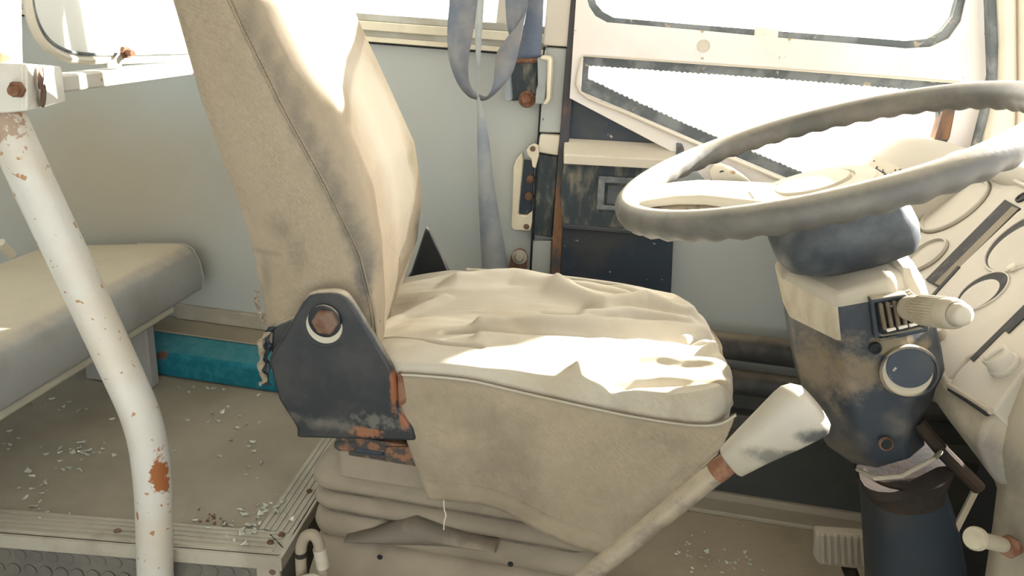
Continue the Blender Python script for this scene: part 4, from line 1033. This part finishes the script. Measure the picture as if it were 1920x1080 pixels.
# nearest switch panel with the rotary knob
h3 = 0.016
obj('switch_panel', dplate([(1777, 722), (1800, 690), (1925, 574), (2010, 640), (1928, 685), (1861, 772)], h3, 0.03), m_dash, dash, bevel=0.003, smooth=False)
obj('panel_slot', dplate([(1818, 672), (1925, 566), (1931, 572), (1825, 678)], h3+0.001, 0.003), m_dashdark, dash)
obj('panel_slot', dplate([(1882, 618), (1925, 578), (1932, 584), (1890, 624)], h3+0.002, 0.003), m_dashdark, dash)
obj('lower_slot', tube([DP(1779, 723, h3), DP(1820, 747, h3-0.001), DP(1858, 772, h3)], 0.0034, 10), m_dash2, dash)
obj('lower_slot_shadow_gap', tube([DP(1781, 729, h3-0.002), DP(1818, 753, h3-0.003), DP(1852, 776, h3-0.002)], 0.0032, 8), m_dashdark, dash)
kc = DP(1884, 686, h3)
kn = obj('rotary_knob', lathe(kc, dn, [(0.0175, 0), (0.0175, 0.004), (0.0150, 0.006), (0.0148, 0.018), (0.0135, 0.020), (0.002, 0.0205)], 32), m_dash, dash, angle=40)
obj('knob_grip', prism([kc + dn*0.020 + du*a_ + Vector((0, b_, 0)) for a_, b_ in ((-0.011, -0.003), (0.011, -0.003), (0.011, 0.003), (-0.011, 0.003))], dn*0.004), m_dash, kn, bevel=0.001)
# hood over the cluster and the cylinder edge beyond it
fp = [(1545, 365), (1585, 335), (1625, 302), (1662, 274), (1702, 258), (1760, 263), (1812, 279), (1850, 296), (1890, 318), (1950, 350)]
npx = [(1580, 440), (1620, 420), (1655, 402), (1695, 378), (1735, 356), (1790, 330), (1830, 318), (1862, 326), (1895, 340), (1950, 366)]
FP = smooth_path([P(x, y, Y=1.54) for x, y in fp], 5); NP_ = smooth_path([P(x, y, Y=1.40) for x, y in npx], 5)
def hoodf():
    rows = []
    for p, q in zip(FP, NP_):
        mid = [p.lerp(q, t) + Vector((0, 0, 0.012*math.sin(PI*t))) for t in (0, 0.15, 0.35, 0.6, 0.85, 1)]
        rows.append([p + Vector((0.02, 0.07, -0.25)), p + Vector((0.0, 0.05, -0.05)), p + Vector((0, 0.02, -0.01))] + mid + [q + Vector((0, -0.012, -0.012)), q + Vector((0.03, -0.01, -0.10)), q + Vector((0.03, 0, -0.25))])
    return loft(rows)
HV = hoodf()
hoodo = obj('hood', HV, m_dash, dash, angle=60)
from mathutils.bvhtree import BVHTree
hb = BVHTree.FromPolygons([Vector(v) for v in HV[0]], [list(f) for f in HV[1]])
def onhood(x, y, lift=0.0015):
    h, n, i, d = hb.ray_cast(C0, ray(x, y).normalized())
    if h is None: return P(x, y, Y=1.45)
    return h - ray(x, y).normalized()*lift
obj('hood_bolster', tube([P(1835, 292, Y=1.40), P(1880, 318, Y=1.33), P(1960, 360, Y=1.25)], 0.022, 18), m_dash, dash)
# sticker on the hood
q4 = [onhood(1640, 294), onhood(1690, 317), onhood(1668, 348), onhood(1614, 333)]
stk = obj('sticker', prism(q4, Vector((-0.001, -0.002, 0.002))), m_coltop, dash)
def stroke(pts, w=0.0012): return tube([onhood(x, y, 0.005) for x, y in pts], w, 6)
for pts in ([(1624, 322), (1631, 313), (1638, 316), (1626, 334)], [(1645, 312), (1630, 332)], [(1640, 320), (1644, 317), (1651, 321), (1641, 335)], [(1656, 318), (1653, 324)], [(1648, 324), (1658, 323)], [(1652, 330), (1660, 326), (1664, 330)], [(1668, 327), (1672, 324)],
            [(1678, 320), (1679, 318)], [(1684, 323), (1688, 317)], [(1638, 303), (1640, 301)]):
    obj('lettering', stroke(pts), m_print, stk)
# body below the boards
def fascia():
    near = [DP(1935, 700, 0.004), DP(1862, 776, 0.006), P(1858, 800, Y=0.84), P(1862, 850, Y=0.83), P(1873, 912, Y=0.82), P(1905, 930, Y=0.82)]
    return near
Yn = 0.80
A0 = DP(1780, 724, 0.010); A1 = DP(1862, 776, 0.010)
low1 = P(1872, 912, Y=A1.y - 0.02); low0 = P(1735, 760, Y=A0.y + 0.12)
top0 = DP(1740, 660, -0.006); 
def interp3(a, b, t): return a.lerp(b, t)
prof_near = [A1, A1 + Vector((-0.006, -0.004, -0.012)), A1.lerp(low1, 0.45) + Vector((-0.020, -0.004, 0.0)), A1.lerp(low1, 0.8) + Vector((-0.010, 0, 0)), low1, low1 + Vector((0.05, 0, 0.005)), A1 + Vector((0.12, 0, 0.02))]
A00 = DP(1728, 690, -0.006)
prof_mid = [A0, A0 + Vector((-0.006, 0, -0.010)), A0.lerp(P(1800, 812, Y=A0.y), 0.45) + Vector((-0.018, 0, 0)), A0.lerp(P(1800, 812, Y=A0.y), 0.8) + Vector((-0.008, 0, 0)), P(1800, 812, Y=A0.y), P(1800, 812, Y=A0.y) + Vector((0.05, 0, 0.005)), A0 + Vector((0.12, 0, 0.02))]
prof_far = [p + Vector((0, 0.22, 0)) for p in prof_mid]
obj('fascia', loft([prof_near, prof_mid, prof_far]), m_dash2, dash, bevel=0.008, seg=3, angle=60)
obj('fascia_lobe', silh([((1748, 618), (1765, 612)), ((1752, 650), (1792, 640)), ((1756, 690), (1822, 668)), ((1750, 720), (1800, 700)), ((1740, 745), (1770, 740))], 1.03, [0.01, 0.03, 0.04, 0.04, 0.02], 18, 2.2), m_dash2, dash)
# near end of the dash: smooth shell swelling towards the aisle
def shell():
    rows = [  # (left px, right px, Y left, Y right)
        ((1935, 665), (2200, 600), 0.86, 0.70),
        ((1898, 712), (2200, 700), 0.86, 0.70),
        ((1862, 775), (2200, 800), 0.845, 0.68),
        ((1850, 835), (2200, 900), 0.835, 0.67),
        ((1862, 880), (2200, 980), 0.825, 0.66),
        ((1874, 914), (2200, 1040), 0.82, 0.66),
        ((1866, 980), (2200, 1150), 0.82, 0.66),
        ((1850, 1085), (2200, 1300), 0.82, 0.66),
        ((1840, 1250), (2200, 1500), 0.82, 0.68)]
    n = 14; V2 = []; 
    for a_, b_, ya, yb in rows:
        A_, B_ = P(*a_, Y=ya), P(*b_, Y=yb)
        for k in range(n+1):
            t = k/n; p = A_.lerp(B_, t); p.y -= 0.035*math.sin(PI*min(1, t*1.6)*0.5)
            V2.append(p)
        V2.append(B_ + Vector((0.25, 0.02, 0)))
    w = n+2
    F2 = [(i*w+j, (i+1)*w+j, (i+1)*w+j+1, i*w+j+1) for i in range(len(rows)-1) for j in range(w-1)]
    return V2, F2
obj('end_shell', shell(), m_dash2, dash, solid=0.006, angle=70)
obj('shelf', box(0.74, 1.19, -0.1, 1.58, 0.70, 0.80), m_dash, dash, bevel=0.02, seg=3)
obj('under_void', box(0.62, 1.15, 0.95, 1.24, 0.02, 0.62), m_black, dash, smooth=False)  # solid black box stands in for the shaded hollow under the dash
# plunger on the end shell
pl = thing('dash_plunger', P(1890, 1025, Y=0.76), 'round beige push plunger with a rusty nut low on the dashboard side', 'plunger')
pa, pb = P(1826, 1009, Y=0.715), P(1902, 1027, Y=0.775)
pd = (pb - pa); pl_ = pd.length; pd.normalize()
obj('button', lathe(pa, pd, [(0.002, -0.001), (0.0105, 0), (0.0120, 0.003), (0.0120, 0.007), (0.0105, 0.010), (0.008, 0.0105), (0.008, pl_*0.68)], 26), m_knob2, pl, angle=50)
obj('shaft', lathe(pa, pd, [(0.0055, pl_*0.66), (0.0055, pl_*1.3)], 16), m_rust, pl)
obj('nut', hexbolt(pa + pd*pl_*0.82, pd, 0.0125, 0.010), m_rust, pl, bevel=0.001)

# ================================================================== GEAR LEVER
gear = thing('gear_lever', P(1100, 1080, Y=0.75), 'long gear lever with a worn beige wedge knob in front of the seat', 'gear lever')
YG = 0.75
kp = [((1350, 846), (1386, 887)), ((1352, 842), (1392, 888)), ((1385, 808), (1440, 862)), ((1425, 768), (1500, 834)), ((1450, 742), (1538, 815)), ((1464, 730), (1553, 805)), ((1482, 724), (1556, 792)), ((1502, 727), (1548, 778)), ((1514, 737), (1534, 762))]
obj('knob', silh(kp, YG, [0.012, 0.0145, 0.018, 0.022, 0.023, 0.022, 0.019, 0.014, 0.006], 28, 2.6), m_knob, gear, angle=60)
obj('collar', tube([P(1341, 895 - 8, Y=YG), P(1368, 866, Y=YG)], 0.0125, 18), m_rust, gear)
ra, rb = P(1350, 880, Y=YG), P(1098, 1084, Y=YG)
rdirn = (rb - ra).normalized()
tl = ra + rdirn * ((ra.z - 0.0) / -rdirn.z)
obj('rod', tube([ra, rb, tl], 0.0118, 18), m_rod, gear)
obj('gaiter', lathe((tl.x, tl.y, 0.0), (0, 0, 1), [(0.08, 0), (0.075, 0.01), (0.05, 0.03), (0.052, 0.04), (0.03, 0.06), (0.014, 0.075)], 24), m_boot, gear)

# ================================================================== PEDAL
ped = thing('foot_pedal', (0.47, 1.30, 0.0), 'ribbed rectangular foot pedal low beside the steering column', 'pedal')
YP = 1.30
ppx = [(1528, 1000), (1632, 1008), (1634, 1072), (1536, 1062), (1525, 1044)]
obj('pad', plate(ppx, YP, 0.03), m_tan, ped, bevel=0.008, seg=3)
for k in range(8):
    x = 1537 + k*12.5
    obj('rib', plate([(x, 1003+k*0.9), (x+9, 1004+k*0.9), (x+11, 1058+k*0.9), (x+3, 1057+k*0.9)], YP-0.005, 0.008), m_tan, ped, bevel=0.0015)
obj('arm', tube([P(1590, 1060, Y=1.32), P(1620, 1140, Y=1.34), Vector((0.5, 1.36, 0.0))], 0.014, 12), m_boot, ped)

# ================================================================== HOSE AND CAP AT THE STEP
hose = obj('hose_loop', tube(smooth_path([P(x, y, Y=0.90) for x, y in ((570, 1170), (566, 1085), (564, 1045), (566, 1020), (574, 1005), (587, 1003), (596, 1014), (600, 1032), (604, 1060), (610, 1170))], 6), 0.0085, 16), m_bellows,
           label='looped beige air hose standing up between the step and the seat base', cat='hose')
h2 = obj('hose_ferrule', tube([P(599, 1028, Y=0.90), P(606, 1062, Y=0.90)], 0.0102, 16), m_nose, hose)
obj('hose_band', tube([P(564, 1034, Y=0.90), P(565, 1042, Y=0.90)], 0.0095, 16), m_boot, hose)
obj('valve_cap', lathe(P(580, 1105, Y=0.87), (0, 0, 1), [(0.032, -0.25), (0.032, -0.01), (0.028, 0.006), (0.018, 0.013), (0.002, 0.016)], 28), m_clamp, None,
    label='white rounded cap at the bottom edge below the looped hose', cat='cap', angle=50)

# ================================================================== SEAT BELT, RETRACTOR, STRIKER, ANCHOR
belt = thing('seat_belt', P(900, 190, Y=1.55), 'faded blue-grey seat belt hanging in a twisted loop from above', 'seat belt')
YB = 1.54
s1_ = [((846, -420), (908, -420), YB, YB), ((845, -100), (900, -100), YB, YB), ((843, 0), (896, 0), YB, YB), ((839, 51), (889, 49), YB, YB-0.01), ((840, 92), (881, 92), YB, YB-0.02), ((846, 126), (878, 122), YB, YB-0.02), ((861, 161), (879, 151), YB, YB-0.02), ((879, 181), (886, 167), YB, YB-0.02), ((894, 187), (896, 176), YB-0.01, YB-0.03),
       ((908, 188), (910, 181), YB-0.01, YB-0.03), ((922, 181), (919, 174), YB-0.02, YB-0.04), ((942, 161), (925, 156), YB-0.02, YB-0.04), ((960, 138), (927, 132), YB-0.02, YB-0.03), ((969, 110), (930, 104), YB-0.02, YB-0.02), ((977, 67), (942, 83), YB-0.02, YB), ((984, 33), (962, 57), YB-0.02, YB), ((988, 14), (979, 38), YB-0.02, YB-0.01), ((990, 0), (987, 15), YB-0.02, YB-0.02)]
obj('webbing', strip(s1_[:9]), m_belt, belt, solid=0.0014)
obj('webbing', strip(s1_[8:]), m_belt, belt, solid=0.0014)
obj('webbing', strip([((950, -420), (1000, -420), YB+0.01, YB+0.01), ((948, -60), (992, -60), YB+0.01, YB+0.01), ((948, 0), (990, 0), YB+0.01, YB-0.01), ((950, 41), (983, 27), YB+0.01, YB-0.01), ((955, 66), (968, 50), YB+0.01, YB)]), m_belt, belt, solid=0.0014)
obj('webbing', strip([((898, -420), (912, -420), YB-0.02, YB-0.02), ((897, -60), (908, -60), YB-0.02, YB-0.02), ((896, 0), (907, 0), YB-0.02, YB-0.03), ((891, 45), (904, 50), YB-0.02, YB-0.03), ((892, 92), (901, 100), YB-0.02, YB-0.03), ((896, 132), (899, 141), YB-0.03, YB-0.03), ((894, 183), (898, 181), YB-0.03, YB-0.03)]), m_beltlight, belt, solid=0.0014)
obj('webbing', strip([((894, 180), (898, 178), YB-0.03, YB-0.03), ((895, 215), (907, 213), YB-0.02, YB-0.01), ((895, 262), (917, 267), YB-0.01, YB+0.01), ((896, 320), (924, 330), YB, YB+0.03), ((897, 372), (930, 370), YB+0.02, YB+0.05), ((900, 430), (942, 440), YB+0.04, YB+0.07), ((904, 520), (957, 520), YB+0.06, YB+0.09)]), m_beltlight, belt, solid=0.0014)
obj('webbing', strip([((992, -420), (1024, -420), 1.60, 1.60), ((992, -60), (1021, -60), 1.60, 1.60), ((990, 0), (1019, 0), 1.60, 1.60), ((980, 60), (1017, 55), 1.60, 1.60), ((968, 112), (1014, 106), 1.60, 1.60)]), m_belt, belt, solid=0.002)
ret = thing('belt_retractor', P(985, 190, Y=1.62), 'worn belt retractor bracket with a rusty pin on the wall pillar', 'bracket')
obj('housing', plate([(956, 112), (1010, 112), (1006, 178), (990, 186), (958, 190), (950, 178)], 1.618, 0.032), m_navydust, ret, bevel=0.004)
obj('guide_lip', plate([(944, 168), (956, 140), (959, 186), (955, 191), (946, 188)], 1.60, 0.02), m_beltlight, ret, bevel=0.002)
obj('roller_pin', tube([P(966, 114, Y=1.60), P(1018, 113, Y=1.60)], 0.0048, 12), m_rust, ret)
obj('cover_plate', plate([(1007, 108), (1026, 106), (1029, 112), (1021, 196), (1003, 195), (1005, 168), (1008, 160)], 1.59, 0.035), m_beltlight, ret, bevel=0.003)
obj('cover_rim', plate([(1014, 104), (1030, 106), (1034, 112), (1031, 186), (1024, 198), (1017, 196), (1024, 184), (1026, 114), (1013, 112)], 1.583, 0.045), m_aluc, ret, bevel=0.003)
obj('bolt', join(lathe(P(988, 186, Y=1.615), (0, -1, 0), [(0.018, 0), (0.017, 0.003), (0.008, 0.004)], 24), hexbolt(P(988, 185, Y=1.611), (0, -1, 0), 0.0115, 0.010)), m_rust, ret, bevel=0.001)
lt = thing('door_striker', P(980, 430, Y=1.63), 'bent cream striker plate with screws on the wall beside the door panel', 'latch')
obj('striker_plate', plate([(963, 313), (969, 298), (979, 286), (981, 300), (976, 350), (971, 403), (987, 405), (998, 396), (1000, 415), (994, 433), (963, 432), (959, 426)], 1.628, 0.018), m_aluc, lt, bevel=0.002)
obj('striker_slot', plate([(981, 300), (1001, 302), (996, 400), (974, 402)], 1.640, 0.008), m_navy, lt)
obj('hook', plate([(987, 282), (993, 273), (1001, 269), (1009, 273), (1010, 292), (1004, 316), (998, 313), (996, 298), (990, 292)], 1.605, 0.01), m_aluc, lt, bevel=0.0015)
obj('screw', lathe(P(999, 279, Y=1.604), (0, -1, 0), [(0.006, 0), (0.004, 0.002), (0.001, 0.002)], 14), m_rustlite, lt)
obj('screw', lathe(P(987, 425, Y=1.627), (0, -1, 0), [(0.0065, 0), (0.004, 0.002), (0.001, 0.002)], 14), m_rustlite, lt)
for q in ((995, 336), (992, 368)):
    obj('rivet', lathe(P(*q, Y=1.638), (0, -1, 0), [(0.010, 0), (0.009, 0.004), (0.001, 0.006)], 16), m_rustlite, lt)
an = thing('belt_anchor', P(970, 510, Y=1.63), 'rusty belt anchor tab bolted to the wall just behind the cushion edge', 'anchor')
obj('tab', plate([(958, 480), (964, 470), (974, 466), (984, 470), (989, 482), (986, 512), (975, 520), (952, 506)], 1.62, 0.008), m_rustlite, an, bevel=0.002)
obj('bolt', join(lathe(P(974, 482, Y=1.618), (0, -1, 0), [(0.017, 0), (0.016, 0.003), (0.011, 0.004), (0.010, 0.002)], 24), hexbolt(P(974, 481, Y=1.615), (0, -1, 0), 0.010, 0.008)), m_nose, an)

# ================================================================== BROKEN GLASS AND CRUMBS, each a thing
shard_meshes = []
for k in range(6):
    me = bpy.data.meshes.new('glass_crumb'); bm = bmesh.new()
    pts = [Vector((R_.uniform(-1, 1), R_.uniform(-1, 1), R_.uniform(0, 0.75))) for _ in range(9)]
    vs = [bm.verts.new(p*0.0042) for p in pts]
    bmesh.ops.convex_hull(bm, input=vs)
    for v in [v for v in bm.verts if not v.link_faces]: bm.verts.remove(v)
    zmin = min(v.co.z for v in bm.verts)
    for v in bm.verts: v.co.z -= zmin
    bm.to_mesh(me); bm.free(); me.materials.append(m_shard if k < 4 else m_shard); shard_meshes.append(me)
crumb_me = shard_meshes[0].copy(); crumb_me.materials.clear(); crumb_me.materials.append(m_crumb)
def scatter(name, px, z, meshes, sc, label, group, cat):
    for (x, y) in px:
        p = P(x, y, Z=z)
        o = bpy.data.objects.new(name, R_.choice(meshes)); COL.objects.link(o)
        o.location = p; o.rotation_euler = (0, 0, R_.uniform(0, 6.28)); s = sc*R_.uniform(0.6, 1.35); o.scale = (s, s*R_.uniform(0.6, 1.1), s)
        finish(o, label, cat, group)
def cluster(cx, cy, n, sx, sy): return [(R_.gauss(cx, sx), R_.gauss(cy, sy)) for _ in range(n)]
onn = lambda q: P(*q, Z=ZP+0.0045).y < edge_y(P(*q, Z=ZP).x)+0.05 or P(*q, Z=ZP+0.0045).x > XE-0.075
CL = [(cluster(140, 845, 26, 28, 7), 'in the dense patch left of the white pole', 'glass crumbs in the patch left of the pole'),
      (cluster(150, 765, 12, 45, 12), 'under the front edge of the grey bench', 'glass crumbs under the bench edge'),
      (cluster(60, 915, 10, 40, 25) + cluster(30, 830, 5, 12, 8) + cluster(120, 875, 6, 20, 8) + [(70, 955), (60, 950), (90, 905), (88, 960), (75, 972), (130, 965)], 'near the left edge of the platform', 'glass crumbs at the left of the platform'),
      (cluster(460, 985, 26, 22, 14) + cluster(520, 960, 18, 20, 12) + [(365, 975), (390, 990), (425, 1005), (440, 1015), (340, 1003), (325, 1003)], 'in the heap by the step corner', 'glass crumbs by the step corner'),
      (cluster(420, 790, 14, 60, 20) + cluster(450, 850, 8, 50, 20) + [(325, 848), (432, 826), (465, 838)], 'scattered right of the white pole on the platform', 'glass crumbs right of the pole'),
      (cluster(320, 730, 14, 60, 8), 'at the foot of the teal box', 'glass crumbs at the teal box')]
for pts, where, grp in CL:
    ok = []
    for x, y in pts:
        p = P(x, y, Z=ZP)
        if p.x < XE-0.012 and edge_y(p.x) < p.y < 1.49 and not (230 + (y-700)*0.15 < x < 325): ok.append((x, y))
    scatter('glass_crumb', [q for q in ok if not onn(q)], ZP, shard_meshes, 1.45, 'small crumb of shattered glass ' + where, grp, 'glass crumb')
    on_ = [q for q in ok if onn(q)]
    if on_: scatter('glass_crumb', on_, ZP+0.0045, shard_meshes, 1.35, 'small crumb of shattered glass on the ribbed nosing, ' + where, grp + ' on the nosing', 'glass crumb')
scatter('rust_flake', cluster(405, 972, 16, 14, 7), ZP, [crumb_me], 0.8, 'tiny reddish rust flake beside the glass near the step corner', 'rust flakes on the rear platform', 'rust flake')
fpx = [q for q in cluster(1290, 1020, 22, 18, 28) + cluster(1390, 1055, 12, 22, 14) + cluster(1400, 970, 10, 40, 8) + cluster(1345, 1040, 8, 40, 20) + cluster(1310, 1000, 6, 20, 20)
       if 1220 < q[0] < 1515 and 955 < q[1] < 1075 and q[1] > 2038 - q[0]*0.80]
scatter('glass_crumb', fpx, 0.0, shard_meshes, 1.2, 'small crumb of broken glass on the sandy cab floor', 'glass crumbs on the cab floor', 'glass crumb')
